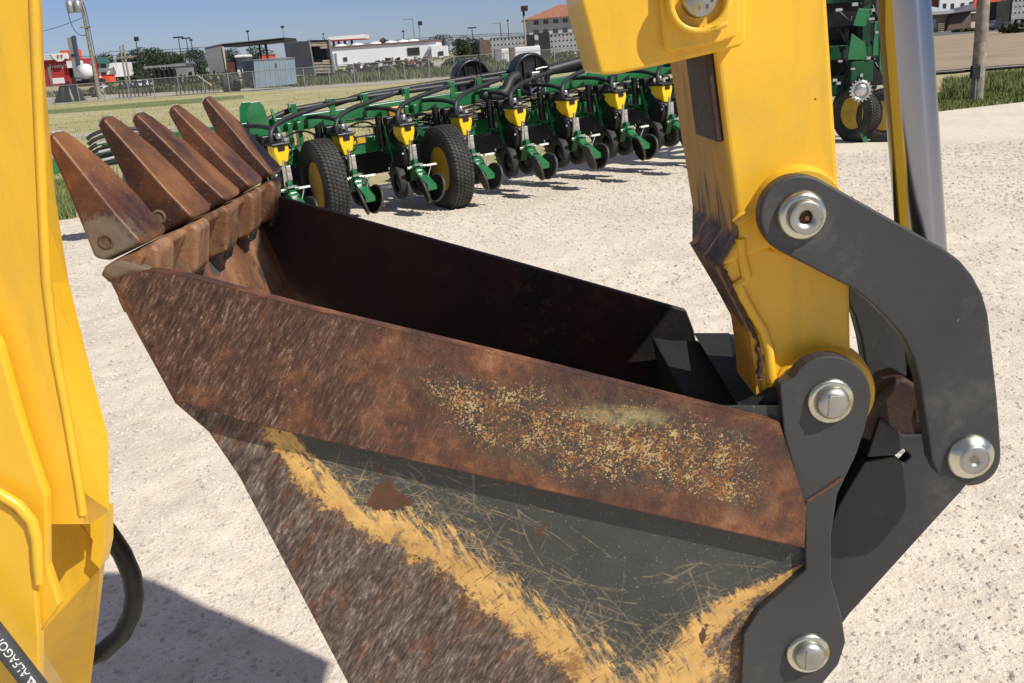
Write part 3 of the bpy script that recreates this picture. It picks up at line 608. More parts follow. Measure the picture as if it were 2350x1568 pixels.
ARP = [WP(x, z, 1.10) for x, z in ((-.56, 1.985), (-.95, 1.985), (-.95, 2.6), (-.3, 3.2), (.4, 3.4), (1.08, 3.35), (1.08, 2.24), (.77, 2.22), (.75, 1.97))] + [MP(1893, -100, 1.10), MP(1440, -120, 1.10)] + [WP(x, z, 1.10) for x, z in ((.165, 1.97), (.19, 2.28), (.32, 2.5), (.32, 2.76), (-.15, 2.76), (-.45, 2.35))]
ar.loft(ARP, [p + AX * .12 for p in ARP])
hp(ar, 'boom_shade_arch', YEL, boom)
hs = MB(); hs.tube(PM([(196, 1150), (214, 1179), (246, 1219), (280, 1269), (302, 1319), (309, 1365), (303, 1408), (280, 1455), (238, 1494), (190, 1515), (120, 1520)], 1.36), .0150, 16); hp(hs, 'hose', RUBBER)
h2a, h2b = MP(-90, 1355, .935), MP(150, 1662, .935); hr = 26 / F * .98
hs = MB(); hs.tube([lerp(h2a, h2b, i / 12) for i in range(13)], hr, 20); ho = hp(hs, 'hose', HOSEG)
ex = (MP(0, 1470, .935) - MP(64, 1552, .935)).normalized(); nz = -(MP(64, 1552, .935) - CAM).normalized(); nz = (nz - ex * nz.dot(ex)).normalized(); ey = nz.cross(ex)
def onhose(p):
    d = p - h2a; a = h2a + (h2b - h2a).normalized() * d.dot((h2b - h2a).normalized()); r = p - a; return a + r.normalized() * (hr + .0005)
st0 = MP(58, 1546, .935) + nz * hr; sz = .0125
M = Matrix(((ex.x, ey.x, nz.x, 0), (ex.y, ey.y, nz.y, 0), (ex.z, ey.z, nz.z, 0), (0, 0, 0, 1)))
M.translation = st0 - ey * .0035
text_mesh('printed_lettering', 'ALFAGOMMA', sz, WHITEINK, ho, M, base, onhose)
tr = MB(); q0 = st0 - ex * .0125 - ey * .003
tri = [(0, 0), (.0085, 0), (.0085, .006), (.0055, .009), (0, .009)]
tri = [(0, 0), (.010, .0), (.005, .0088)]; inn = [(.0028, .0016), (.0072, .0016), (.005, .0055)]
V = [onhose(q0 + ex * a + ey * b) for a, b in tri] + [onhose(q0 + ex * a + ey * b) for a, b in inn]
tr.add(V, [(0, 1, 4, 3), (1, 2, 5, 4), (2, 0, 3, 5)]); hp(tr, 'printed_logo', WHITEINK, ho)
# ================================================================== light
SUN = Vector((.62, -.48, .80)).normalized()
w = bpy.data.worlds.new('World'); sc.world = w; w.use_nodes = True; wt = w.node_tree
sky = wt.nodes.new('ShaderNodeTexSky'); sky.sky_type = 'NISHITA'; sky.sun_disc = False
sky.sun_elevation = math.asin(SUN.z); sky.sun_rotation = math.atan2(SUN.x, SUN.y); sky.air_density = 1.0; sky.dust_density = .4; sky.ozone_density = 2.5; sky.altitude = 900
hs_ = wt.nodes.new('ShaderNodeMix'); hs_.data_type = 'RGBA'; hs_.blend_type = 'MULTIPLY'; hs_.inputs[0].default_value = 1
hs_.inputs[7].default_value = (.63, .705, 1.02, 1)
wt.links.new(sky.outputs[0], hs_.inputs[6]); tcw = wt.nodes.new('ShaderNodeTexCoord'); spw = wt.nodes.new('ShaderNodeSeparateXYZ'); mrw = wt.nodes.new('ShaderNodeMapRange'); mxw = wt.nodes.new('ShaderNodeMix'); mxw.data_type = 'RGBA'
wt.links.new(tcw.outputs['Generated'], spw.inputs[0]); wt.links.new(spw.outputs[2], mrw.inputs[0]); mrw.inputs[1].default_value = .10; mrw.inputs[2].default_value = .55; mrw.inputs[4].default_value = .72
wt.links.new(mrw.outputs[0], mxw.inputs[0]); wt.links.new(hs_.outputs[2], mxw.inputs[6]); mxw.inputs[7].default_value = (3.1, 3.0, 3.4, 1)   # neutral grey added high up so shade turns less blue
wt.links.new(mxw.outputs[2], wt.nodes['Background'].inputs['Color'])
wt.nodes['Background'].inputs['Strength'].default_value = .08
sd_ = bpy.data.lights.new('sun', 'SUN'); sd_.energy = 4.9; sd_.angle = math.radians(.53); sd_.color = (1, .955, .86)
so = bpy.data.objects.new('sun', sd_); COL.objects.link(so); so.rotation_euler = SUN.to_track_quat('Z', 'Y').to_euler(); so.location = (4, -4, 8)
sc.view_settings.view_transform = 'Standard'; sc.view_settings.look = 'None'; sc.view_settings.exposure = 0
# ================================================================== ground
def mk_gravel():
    m = NT('crushed_limestone', .95)
    a = m.noise(.55, 5, .6); b = m.noise(7, 6, .7); f = m.noise(55, 5, .75); v = m.voro(38); v2 = m.voro(95)
    c = m.ramp(b, [(.3, (.60, .525, .43)), (.5, (.75, .67, .56)), (.7, (.82, .745, .635))])
    c = m.mix(m.math('MULTIPLY', m.step(a, .45, .7), .5), c, (.52, .46, .38)); tr = m.noise(1, 4, .6, m.mapv((1.6, .12, 1), (0, 0, math.radians(24)))); c = m.mix(m.math('MULTIPLY', m.step(tr, .54, .68), .35), c, (.50, .43, .35)); c = m.mix(m.math('MULTIPLY', m.step(m.noise(1.7, 7, .75), .56, .70), .5), c, (.47, .41, .34))
    c = m.mix(m.math('MULTIPLY', m.step(f, .55, .68), .6), c, (.42, .35, .27)); g3 = m.noise(130, 3, .7); c = m.mix(m.math('MULTIPLY', m.step(g3, .58, .66), m.math('MULTIPLY', m.step(b, .42, .6), .8)), c, (.33, .27, .21))
    c = m.mix(m.math('MULTIPLY', m.step(v, .16, .05), .35), c, (.84, .78, .68))
    m.set('Base Color', c)
    h = m.math('ADD', m.math('MULTIPLY', m.step(v, .5, .0), .9), m.math('ADD', m.math('MULTIPLY', m.step(v2, .5, 0), .5), m.math('MULTIPLY', f, 1.0)))
    h = m.math('ADD', h, m.math('MULTIPLY', m.noise(16, 5, .7), 3.0))
    m.bump(h, .42, .007); return m.m
def mk_field(name, cols, gs=.25, streak=(.06, .5, 1)):
    m = NT(name, .95); a = m.noise(gs, 5, .6); b = m.noise(1, 5, .65, m.mapv(streak)); f = m.noise(9, 4, .7)
    c = m.ramp(a, [(.3, cols[0]), (.5, cols[1]), (.72, cols[2])])
    c = m.mix(m.step(b, .55, .72), c, cols[3]); c = m.mix(m.math('MULTIPLY', m.step(f, .5, .75), .45), c, tuple(k * .6 for k in cols[1]))
    m.set('Base Color', c); m.bump(f, .4, .05); return m.m
GRAVEL = mk_gravel()
FIELD = mk_field('mown_dry_grass', [(.31, .285, .12), (.39, .355, .17), (.44, .40, .22), (.50, .45, .32)])
def sheet(name, P, z, mat, nu=1):
    mb = MB(); V = [Vector((p[0], p[1], z)) for p in P]; mb.add(V, [tuple(range(len(V)))]); o = mb.build(name, mat); o['kind'] = 'structure'; return o
sheet('ground', [(-2500, -300), (2500, -300), (2500, 4500), (-2500, 4500)], 0, FIELD)
edge_px = [(100, 512), (165, 503), (520, 462), (900, 420), (1200, 381), (1600, 320), (1900, 285), (2160, 256), (2350, 234), (2700, 195)]
lot = [G(*p) for p in edge_px]
l0, l1 = lot[0], lot[-1]
lotp = [(l0.x - 60, l0.y - 8), *[(p.x, p.y) for p in lot], (l1.x + 60, l1.y + 30), (80, -40), (-60, -40)]
sheet('gravel_lot', lotp, .004, GRAVEL)
def vnoise(x, y, cell, seed):                 # smooth value noise on a lattice
    g = np.random.default_rng(seed).uniform(-1, 1, (256, 256)); u = x / cell + 100; v = y / cell + 100; i = np.floor(u).astype(int); j = np.floor(v).astype(int); a = u - i; b = v - j
    a = a * a * (3 - 2 * a); b = b * b * (3 - 2 * b); i %= 255; j %= 255
    return (g[i, j] * (1 - a) + g[i + 1, j] * a) * (1 - b) + (g[i, j + 1] * (1 - a) + g[i + 1, j + 1] * a) * b
def ground_h(x, y):
    e = np.minimum.reduce([np.clip((x + 3.6) / .6, 0, 1), np.clip((4.6 - x) / .6, 0, 1), np.clip((y - .9) / .5, 0, 1), np.clip((9.2 - y) / 1.5, 0, 1)])
    h = .012 * vnoise(x, y, .55, 1) + .009 * vnoise(x, y, .19, 2) + .006 * np.abs(vnoise(x, y, .07, 3)) + .004 * np.abs(vnoise(x, y, .035, 4))
    return .006 + e * (h + .022)
gx, gy = np.meshgrid(np.linspace(-3.6, 4.6, 330), np.linspace(.9, 9.2, 330)); gz = ground_h(gx, gy)
mb = MB(); mb.v = list(map(tuple, np.stack([gx, gy, gz], -1).reshape(-1, 3).tolist())); mb.f = [(j * 330 + i, j * 330 + i + 1, (j + 1) * 330 + i + 1, (j + 1) * 330 + i) for j in range(329) for i in range(329)]; mb.sm = [True] * len(mb.f)
o = mb.build('gravel_surface', GRAVEL, recalc=False); o['kind'] = 'structure'
# ================================================================== seed planters
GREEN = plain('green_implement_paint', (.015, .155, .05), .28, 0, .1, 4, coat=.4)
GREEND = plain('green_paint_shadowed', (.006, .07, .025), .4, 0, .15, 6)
YELP = plain('hopper_yellow_plastic', (.88, .60, .015), .35, 0, .05, 6)
RIMY = plain('rim_yellow', (.55, .33, .02), .5, 0, .15, 6)
BLK = plain('black_plastic', (.012, .012, .013), .4, 0, .2, 12)
BLKM = plain('black_vacuum_housing', (.02, .02, .026), .35, 0, .2, 6)
HOSE2 = plain('corrugated_black_hose', (.028, .03, .033), .5, 0, .2, 14)
STEEL = plain('bright_steel', (.62, .62, .60), .28, .8, .15, 30)
DISC = plain('dull_disc_steel', (.07, .068, .06), .5, .5, .2, 20)
WHITEP = plain('white_plastic', (.78, .78, .76), .4, 0, .05, 8)
ORANGE = plain('amber_valve', (.55, .26, .03), .4, .2, .2, 30)
def mk_tyre():
    m = NT('tyre_rubber', .75); f = m.noise(60, 4, .7); n = m.noise(5, 4)
    c = m.mix(m.step(n, .4, .7), (.022, .021, .02), (.05, .046, .04)); m.set('Base Color', c); m.bump(f, .25, .004); return m.m
TYRE = mk_tyre()
def tyre_mb(r, w, rim, tread=True, n=48):
    """tyre about the local x axis, centre at the origin; tread blocks are real steps in the profile"""
    mb = MB(); prof = [(-w * .30, rim), (-w * .46, rim + (r - rim) * .25), (-w * .5, rim + (r - rim) * .6), (-w * .45, r * .955), (-w * .36, r * .985), (0, r), (w * .36, r * .985), (w * .45, r * .955), (w * .5, rim + (r - rim) * .6), (w * .46, rim + (r - rim) * .25), (w * .30, rim)]
    mb.lathe((0, 0, 0), (1, 0, 0), prof, n)
    mb.f = [f for f in mb.f if len(f) == 4]; mb.sm = [True] * len(mb.f)
    if tread:
        k = int(2 * math.pi * r / .045)
        for row, xo in enumerate((-.34, -.17, 0, .17, .34)):
            for i in range(k):
                a = 2 * math.pi * (i + (row % 2) * .5) / k; rr_ = r * (1.0 - abs(xo) * .03)
                R = Matrix.Rotation(a, 3, 'X'); sk = Matrix.Rotation(.55 if row % 2 else -.55, 3, 'Z')
                P = [R @ (sk @ Vector((sx * w * .075, sy * .016, 0)) + Vector((xo * w, 0, rr_ - .004 + (sz + 1) * .007))) for sz in (-1, 1) for sx, sy in ((-1, -1), (1, -1), (1, 1), (-1, 1))]
                mb.add(P, [(4, 5, 6, 7)] + [(q, (q + 1) % 4, 4 + (q + 1) % 4, 4 + q) for q in range(4)])
    return mb
def xform(mb, M):
    mb.v = [tuple(M @ Vector(v)) for v in mb.v]; return mb
def bez(a, b, c, d, n=14):
    a, b, c, d = map(Vector, (a, b, c, d)); return [a * (1 - t) ** 3 + b * 3 * t * (1 - t) ** 2 + c * 3 * t * t * (1 - t) + d * t ** 3 for t in [i / n for i in range(n + 1)]]
PL = thing('planter', 'long green row crop planter with yellow hoppers and two tall tyres on the gravel', 'planter', (-2.41, 10.91, 0), 0)
PL.rotation_euler = (0, -math.atan(.0424), math.radians(27.9))
fr = MB()
fr.box((3.2, .92, 1.09), (9.8, .17, .17)); fr.box((4.2, .70, .72), (8.2, .16, .19))
for x in np.arange(.38, 8.2, 1.52): fr.box((x, .78, .90), (.05, .14, .42)); fr.box((x + .12, .78, .90), (.05, .14, .42))
frame = fr.build('toolbar', GREEN, PL, bevel=.008)
f2 = MB(); f2.box((4.4, 1.5, 1.02), (7.4, .14, .14))
for x in (1.2, 3.1, 4.9, 6.9): f2.box((x, 1.2, 1.06), (.12, .5, .12))
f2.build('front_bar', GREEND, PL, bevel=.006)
st = MB(); st.box((.0, .60, .86), (.30, .012, .07)); xform(st, Matrix.Translation((1.12, .006, -.07))); st.build('decal', RIMY, PL)
for s_, yy in ((0, .80), (-.03, 1.06)):
    ep = MB(); Pp = [(-.20, .58), (.14, .58), (.16, .82), (.12, .98), (.10, 1.20), (.08, 1.34), (.03, 1.40), (-.07, 1.40), (-.11, 1.34), (-.13, 1.20), (-.15, 1.0), (-.22, .80)]
    ep.prism([Vector((x + .06 + s_, yy, z)) for x, z in Pp], (0, .03, 0)); ep.build('hinge_plate', GREEN, PL, bevel=.004)
gs = MB(); gs.prism([Vector((.21, .80, 1.30)), Vector((.21, .80, .62)), Vector((.21, .55, .62)), Vector((.21, .55, .95))], (.03, 0, 0)); gs.box((.10, .68, .68), (.28, .2, .2)); gs.build('gusset', GREEN, PL, bevel=.004)
wg = MB(); wg.box((-1.2, 1.0, 1.0), (2.2, .16, .16)); wg.box((-.8, .86, 1.17), (1.1, .05, .05)); wg.build('wing_bar', GREEN, PL, bevel=.006)
for i, x in enumerate((-.9, -1.5)):
    b = MB(); b.box((x, .8, .72), (.10, .5, .10)); b.prism([Vector((x - .18, .6, .62)), Vector((x + .2, .6, .62)), Vector((x + .02, .6, .92))], (0, .05, 0)); b.box((x, .7, .45), (.08, .08, .5)); b.build('unit_bracket', GREEND, PL, bevel=.004)
hb = MB()
for k in range(7): hb.tube(bez((-1.85, .7, .92 + k * .055), (-1.75, .65, 1.0 + k * .06), (-1.35, .62, 1.0 + k * .06), (-1.05, .7, .86 + k * .05), 10), .022, 6)
hb.build('hose_bundle', HOSE2, PL)
for k in range(3):
    hb = MB(); hb.tube([(-1.78, .58, 1.02 + k * .09), (-1.62, .57, 1.035 + k * .09), (-1.42, .58, 1.03 + k * .09)], .017, 6); hb.build('hose_fitting', STEEL, PL)
for x in (.50, .98, 1.42, 1.98, 2.62, 3.02, 3.42, 4.75, 5.3):
    c_ = MB(); c_.box((x, .83, 1.22), (.07, .012, .20)); c_.box((x, .88, 1.315), (.10, .10, .012)); c_.box((x - .05, .86, 1.27), (.012, .05, .10)); c_.build('hose_clip', GREEN, PL, bevel=.003)
hz = MB()
hz.tube([(.15, .92, 1.16), (.5, .97, 1.24), (1.4, .97, 1.27), (2.4, .97, 1.27), (3.3, 1.0, 1.27), (3.8, 1.0, 1.27)], .035, 8); hz.tube([(1.0, 1.03, 1.22), (1.5, 1.04, 1.30), (3.0, 1.04, 1.32), (3.9, 1.0, 1.34)], .035, 8)
hz.tube([(4.3, 1.0, 1.25), (5.5, 1.0, 1.24), (7.4, 1.0, 1.24)], .035, 8)
hz.build('vacuum_manifold', HOSE2, PL)
hz = MB(); prof = bez((3.58, .78, 1.28), (3.25, .70, 1.26), (3.45, .60, .98), (2.92, .62, 1.12), 40)
hz.tube(prof, [.068 + .006 * (i % 2) for i in range(41)], 14); hz.build('fan_duct', HOSE2, PL)
hz = MB(); prof = bez((4.06, .85, 1.28), (4.7, .85, 1.36), (5.0, .9, 1.38), (5.7, .95, 1.36), 40); hz.tube(prof, [.068 + .006 * (i % 2) for i in range(41)], 14); hz.build('fan_duct', HOSE2, PL)
# vacuum fans
def fan(x, y, z, r, motor):
    m = MB(); m.lathe((x, y, z), (0, -1, 0), [(-.10, r * .8), (-.10, r), (.06, r), (.09, r * .96), (.095, r * .86), (.05, r * .84), (.04, r * .80), (.04, 0)], 40); o = m.build('vacuum_fan', BLKM, PL)
    for xx in (-.38, .32):
        q = MB(); q.box((x + xx * r, y - .055, z + r * .35), (.02, .02, r * .85)); q.build('fan_bracket', BLK, o)
    if motor:
        q = MB(); q.box((x + .02, y - .10, z - .02), (.13, .08, .11)); q.cyl((x + .02, y - .08, z - .02), (x + .02, y - .19, z - .02), .045); q.build('fan_motor', STEEL, o, bevel=.01)
        q = MB()
        q.tube(bez((x - .08, y - .12, z - .05), (x - .11, y - .16, z - .25), (x - .03, y - .18, z - .42), (x + .05, y - .18, z - .55)), .012, 6); q.tube(bez((x + .12, y - .12, z - .03), (x + .15, y - .16, z - .22), (x + .12, y - .18, z - .42), (x + .09, y - .18, z - .55)), .012, 6); q.tube([(x + .02, y - .14, z + .06), (x + .12, y - .14, z + .075), (x + .2, y - .14, z + .075)], .014, 6)
        q.build('fan_hose', STEEL, o)
    else:
        q = MB(); q.lathe((x, y - .04, z - .05), (0, -1, 0), [(0, r * .45), (.05, r * .3), (.08, 0)], 20); q.build('fan_hub', BLK, o)
fan(3.80, .85, 1.27, .285, True); fan(3.24, 1.5, 1.28, .27, False)
# black valve block, cables
vb = MB(); vb.box((1.70, .62, 1.02), (.20, .10, .22)); vb.build('valve_block', ORANGE, PL, bevel=.01)
vb = MB()
for i in range(4): vb.cyl((1.74, .58, .94 + i * .055), (1.74, .52, .94 + i * .055), .022)
vb.build('valve_fitting', STEEL, PL)
cb = MB()
for i in range(22):
    z = .92 + random.uniform(-.06, .16); x = random.uniform(.4, 6); L = random.uniform(.8, 2.4)
    cb.tube(bez((x, .6, z), (x + L * .3, .55, z - random.uniform(.02, .16)), (x + L * .7, .55, z - random.uniform(0, .16)), (x + L, .62, z + random.uniform(-.04, .08))), .012, 5)
cb.build('cable_loom', BLK, PL)
for x in (.92, 1.02):
    cy_ = MB(); cy_.cyl((x - .02, .58, .52), (x - .02, .58, 1.0), .075 if x < 1 else .02); cy_.build('lift_cylinder', GREEN, PL)
ant = MB(); ant.cyl((3.12, .95, 1.1), (3.12, .95, 1.72), .008, 6); ant.build('marker_rod', BLK, PL)
lw = MB(); lw.box((3.6, 1.05, .55), (7.2, .06, .5)); lw.build('seed_delivery_rail', BLK, PL)
# wheels
for x in (.40, 1.93):
    m = xform(tyre_mb(.50, .27, .26), Matrix.Translation((x, -.20, .47 - .042 * x))); wh = m.build('wheel', TYRE, PL)
    m = MB(); m.lathe((x, -.20, .47 - .042 * x), (1, 0, 0), [(-.09, .265), (-.07, .24), (-.03, .20), (-.02, .07), (-.07, .06), (-.07, 0)], 32); m.build('rim', RIMY, wh)
    m = MB(); m.bar((x + .02, -.15, .47), (x + .02, .62, .78), .10, .14); m.build('wheel_arm', GREEND, PL, bevel=.006)
# one row unit
def row_unit():
    b = MB()
    b.prism([Vector((-.045, y, z)) for y, z in ((.42, .98), (.42, .62), (.22, .50), (.12, .26), (-.10, .30), (-.16, .44), (-.10, .62), (.12, .70), (.20, .92))], (.09, 0, 0))
    for s in (-1, 1):
        for z in (.92, .70): b.bar((s * .085, .70, z - .04), (s * .085, .36, z - .08), .012, .05)
    b.box((0, .70, .80), (.22, .06, .30))
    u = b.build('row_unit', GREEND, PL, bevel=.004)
    g = MB()
    for s in (-1, 1):
        g.bar((s * .10, .56, .98), (s * .10, .20, .72), .012, .045); g.bar((s * .115, .30, .95), (s * .115, .18, .52), .01, .05)
    g.build('parallel_arm', GREEN, u, bevel=.003)
    h = MB()
    A = [(-.085, -.14, .945), (.085, -.14, .945), (.085, .12, .945), (-.085, .12, .945)]; B = [(-.085, -.135, .87), (.085, -.135, .87), (.085, .12, .85), (-.085, .12, .85)]; C_ = [(-.045, -.12, .72), (.045, -.12, .72), (.06, .0, .73), (-.06, .0, .73)]
    h.add(A + B + C_, [(0, 1, 2, 3), (8, 9, 10, 11)] + [(4 * k + i, 4 * k + (i + 1) % 4, 4 * k + 4 + (i + 1) % 4, 4 * k + 4 + i) for k in (0, 1) for i in range(4)])
    h.build('hopper', YELP, u, bevel=.012, seg=3)
    l = MB(); l.box((0, -.01, .958), (.21, .30, .028)); l.box((0, -.138, .92), (.08, .025, .065)); l.build('hopper_lid', BLK, u, bevel=.008)
    m = MB(); m.lathe((-.10, .02, .60), (1, 0, 0), [(0, .15), (.02, .17), (.16, .17), (.18, .14)], 24); m.box((0, .12, .52), (.10, .2, .3)); m.build('seed_meter', BLK, u, bevel=.01)
    m = MB(); m.cyl((-.02, -.19, .72), (-.02, -.15, .50), .026); m.cyl((-.02, -.20, .79), (-.02, -.19, .72), .016); m.box((.03, -.17, .64), (.05, .03, .16)); m.build('down_pressure_spring', STEEL, u, bevel=.004)
    for s in (-1, 1):
        w_ = xform(tyre_mb(.20, .10, .11, False, 32), Matrix.Translation((s * .13, .04, .29)) @ Matrix.Rotation(s * .10, 4, 'Z')); w_.build('gauge_wheel', TYRE, u)
        d_ = MB(); d_.lathe((s * .13, .04, .29), (1, 0, 0), [(-.02, .115), (0, .10), (.02, .03), (.03, 0)] if s > 0 else [(-.03, 0), (-.02, .03), (0, .10), (.02, .115)], 24); d_.build('wheel_disc', BLK, u)
        c_ = MB(); c_.lathe((0, 0, 0), (1, 0, 0), [(-.016, .150), (-.010, .165), (.010, .165), (.016, .150), (.008, .13), (.004, .03), (-.004, .03), (-.010, .13), (-.016, .150)], 32)
        xform(c_, Matrix.Translation((s * .075, -.56, .245)) @ Matrix.Rotation(s * .22, 4, 'Z') @ Matrix.Rotation(s * .28, 4, 'Y')); c_.build('closing_wheel', DISC, u)
    k = MB(); k.bar((0, -.12, .56), (0, -.30, .41), .075, .07); k.bar((0, -.28, .42), (0, -.62, .27), .11, .055); k.box((0, -.60, .265), (.12, .05, .07)); k.build('closing_arm', GREEN, u, bevel=.008)
    k = MB(); k.cyl((-.085, -.24, .47), (.085, -.24, .47), .028, 12); k.box((0, -.22, .52), (.05, .06, .08)); k.build('arm_spring', GREEN, u)
    k = MB(); k.cyl((-.115, -.24, .47), (-.085, -.24, .47), .020, 10); k.cyl((.085, -.24, .47), (.11, -.24, .47), .018, 10); k.box((.0, -.30, .505), (.10, .03, .022)); k.build('bolt', STEEL, u)
    k = MB(); k.cyl((.045, -.44, .37), (.075, -.50, .50), .008, 6); k.box((.075, -.50, .505), (.13, .035, .022)); k.build('adjuster_handle', WHITEP, u, bevel=.006)
    k = MB(); rq = random.Random(2)
    for _ in range(9):
        k = MB(); k.box((rq.choice((-.10, .105, -.05, .05)), rq.uniform(-.2, .65), rq.uniform(.42, 1.02)), (.022, .022, .022), Matrix.Rotation(rq.uniform(0, 1.5), 3, 'X')); k.build('bolt', STEEL, u)
    k = MB(); k.box((-.02, .30, .93), (.16, .14, .22)); k.box((.12, .40, .86), (.07, .10, .26)); k.cyl((-.13, .42, .70), (-.13, .42, 1.06), .045, 12); k.build('drive_motor', BLK, u, bevel=.01)
    k = MB(); k.tube(bez((.05, .25, .95), (.25, .2, 1.05), (.45, .4, 1.05), (.62, .6, .95), 10), .012, 5); k.tube(bez((-.05, .35, .9), (-.2, .3, .7), (.1, .2, .65), (.12, .05, .7), 10), .012, 5); k.tube(bez((.02, -.12, .75), (.12, -.22, .78), (.16, -.15, .9), (.08, .1, .98), 10), .009, 5); k.build('cable', BLK, u)
    k = MB(); k.tube(bez((-.06, -.02, .98), (-.10, -.05, 1.22), (.25, .30, 1.20), (.95, .62, 1.28), 16), .028, 8); k.tube(bez((.07, .04, .90), (.13, .10, 1.12), (.0, .45, 1.15), (-.12, .80, 1.14), 12), .026, 8); k.build('air_hose', HOSE2, u)
    k = MB(); k.lathe((.06, .10, 1.0), (0, 0, 1), [(0, .03), (.05, .035), (.06, .02)], 10); k.box((.14, .16, .98), (.08, .05, .03)); k.build('hose_coupler', STEEL, u)
    r_ = MB(); r_.lathe((.0, .52, .30), (1, 0, 0), [(-.008, 0), (-.008, .12), (.008, .12), (.008, 0)], 18)
    for i in range(14):
        a = 2 * math.pi * i / 14; r_.bar((0, .52 + .11 * math.cos(a), .30 + .11 * math.sin(a)), (0, .52 + .17 * math.cos(a + .2), .30 + .17 * math.sin(a + .2)), .01, .02, (1, 0, 0))
    r_.build('row_cleaner', DISC, u)
    return u
ru = row_unit()
for k in range(1, 10):
    c = copy_tree(ru, PL); c.location = (.762 * k, 0, 0)
# ------------------------------------------------------------------ the second planter, folded, behind the dipper
P2 = thing('folded_planter', 'green planter folded upright behind the dipper arm, standing on dark tyres', 'planter', (5.55, 15.6, 0), math.radians(-6))
def q2(px, py, Y=15.4):
    p = AT(px, py, Y); v = Matrix.Rotation(math.radians(6), 3, 'Z') @ (p - Vector((5.55, 15.6, 0))); return v
m = MB()
m.box((0, .3, 1.35), (1.3, .2, .22)); m.box((.2, .5, 2.2), (1.6, .18, .2)); m.box((-.45, .25, 1.6), (.14, .2, 2.3)); m.box((.35, .25, 1.8), (.12, .2, 2.8)); m.box((.1, .6, 2.9), (2.2, .3, .25)); m.box((-.1, .5, .85), (.9, .3, .3))
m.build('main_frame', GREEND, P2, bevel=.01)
m = MB(); m.box((.0, .9, 1.9), (1.5, .06, 2.4)); m.box((-.2, .7, 1.0), (1.2, .3, .7)); m.box((.5, .4, 1.3), (.5, .3, 1.0)); m.build('seed_box', BLK, P2, bevel=.03)
for P in ([(1955, 78), (1945, 140), (1990, 140), (1985, 100)], [(2008, 50), (2003, 130), (2016, 130), (2016, 50)], [(1970, 20), (1958, 60), (1985, 62), (2004, 22)], [(2020, 80), (2018, 160), (2034, 205), (2034, 120)], [(1968, 215), (1970, 240), (2000, 236), (1994, 208)], [(1972, 310), (1985, 310), (2012, 385), (2004, 385)]):
    k = MB(); k.prism([q2(x, y * .98, 15.0) for x, y in P], (0, .06, 0)); k.build('bracket', GREEN, P2, bevel=.005)
bx_ = MB(); bx_.box(q2(1975, 165, 15.1), (.32, .2, .32)); bx_.build('gear_box', GREEND, P2, bevel=.01)
sp = MB(); c0 = q2(1975, 208, 14.95)
sp.lathe(c0, (0, -1, 0), [(0, .15), (.02, .15), (.02, .115), (.0, .11)], 30); sp.lathe(c0, (0, -1, 0), [(0, .10), (.03, .09), (.03, .03)], 20)
for i in range(18):
    a = 2 * math.pi * i / 18; sp.box(c0 + Vector((.16 * math.cos(a), -.01, .16 * math.sin(a))), (.022, .02, .022), Matrix.Rotation(-a, 3, 'Y'))
sp.build('drive_sprocket', STEEL, P2)
for (px, py, Y, r, w, rz) in ((1965, 268, 15.3, .44, .26, .5), (2030, 285, 15.0, .40, .26, 1.1)):
    c0 = q2(px, py, Y); c0.z = r + .0
    m = xform(tyre_mb(r, w, r * .55), Matrix.Translation(c0) @ Matrix.Rotation(rz, 4, 'Z')); wh = m.build('wheel', TYRE, P2)
    m = MB(); m.lathe((0, 0, 0), (1, 0, 0), [(-.09, r * .56), (-.06, r * .5), (-.02, r * .2), (-.02, 0)], 28); xform(m, Matrix.Translation(c0) @ Matrix.Rotation(rz, 4, 'Z')); m.build('rim', RIMY, wh)
ck = MB()
for i in range(26):
    a = q2(random.uniform(1885, 2030), random.uniform(0, 200), 15.3); b = a + Vector((random.uniform(-.4, .4), random.uniform(-.1, .1), random.uniform(-.5, .3))); ck.tube(bez(a, a + Vector((0, -.1, -.2)), b + Vector((0, -.1, .2)), b, 8), random.choice((.012, .02, .03)), 6)
ck.build('hose_tangle', BLK, P2)
for i in range(12):
    k = MB(); k.box(q2(random.uniform(1895, 2028), random.uniform(5, 200), 15.0), (random.uniform(.03, .10), .05, random.uniform(.02, .06))); k.build('bolt_plate', STEEL, P2)
# ================================================================== background
def sz(x0, x1, yt, Y, ym=None):
    ym = yt if ym is None else ym
    return AT(x0, ym, Y).x, AT(x1, ym, Y).x, AT((x0 + x1) / 2, yt, Y).z
WHITEW = plain('white_metal_wall', (.74, .75, .76), .6, 0, .06, .4); REDW = plain('red_wall', (.42, .03, .028), .6, 0, .08, .4); ORW = plain('orange_red_panel', (.75, .10, .04), .55, 0, .06, .5)
GREYW = plain('grey_metal_wall', (.20, .21, .215), .6, 0, .1, .4); GREYL = plain('pale_grey_wall', (.42, .44, .48), .7, 0, .06, .3); BROWNR = plain('brown_roof_edge', (.17, .10, .085), .7, 0, .1, .5)
TERRA = plain('terracotta_roof', (.34, .15, .09), .8, 0, .12, 1.2); TAN = plain('tan_wall', (.50, .40, .29), .8, 0, .08, .3); TANL = plain('cream_wall', (.62, .53, .41), .8, 0, .08, .3); BROWNW = plain('brown_brick', (.17, .12, .10), .85, 0, .15, 2)
ROOFG = plain('green_metal_roof', (.035, .13, .095), .5, 0, .1, .5); ROOFD = plain('grey_shingle_roof', (.12, .12, .13), .85, 0, .15, 1); BLUEL = plain('blue_grey_sheet_metal', (.30, .38, .45), .5, .1, .08, .6); BLUED = plain('dark_blue_sheet_metal', (.06, .075, .11), .5, .1, .1, .6)
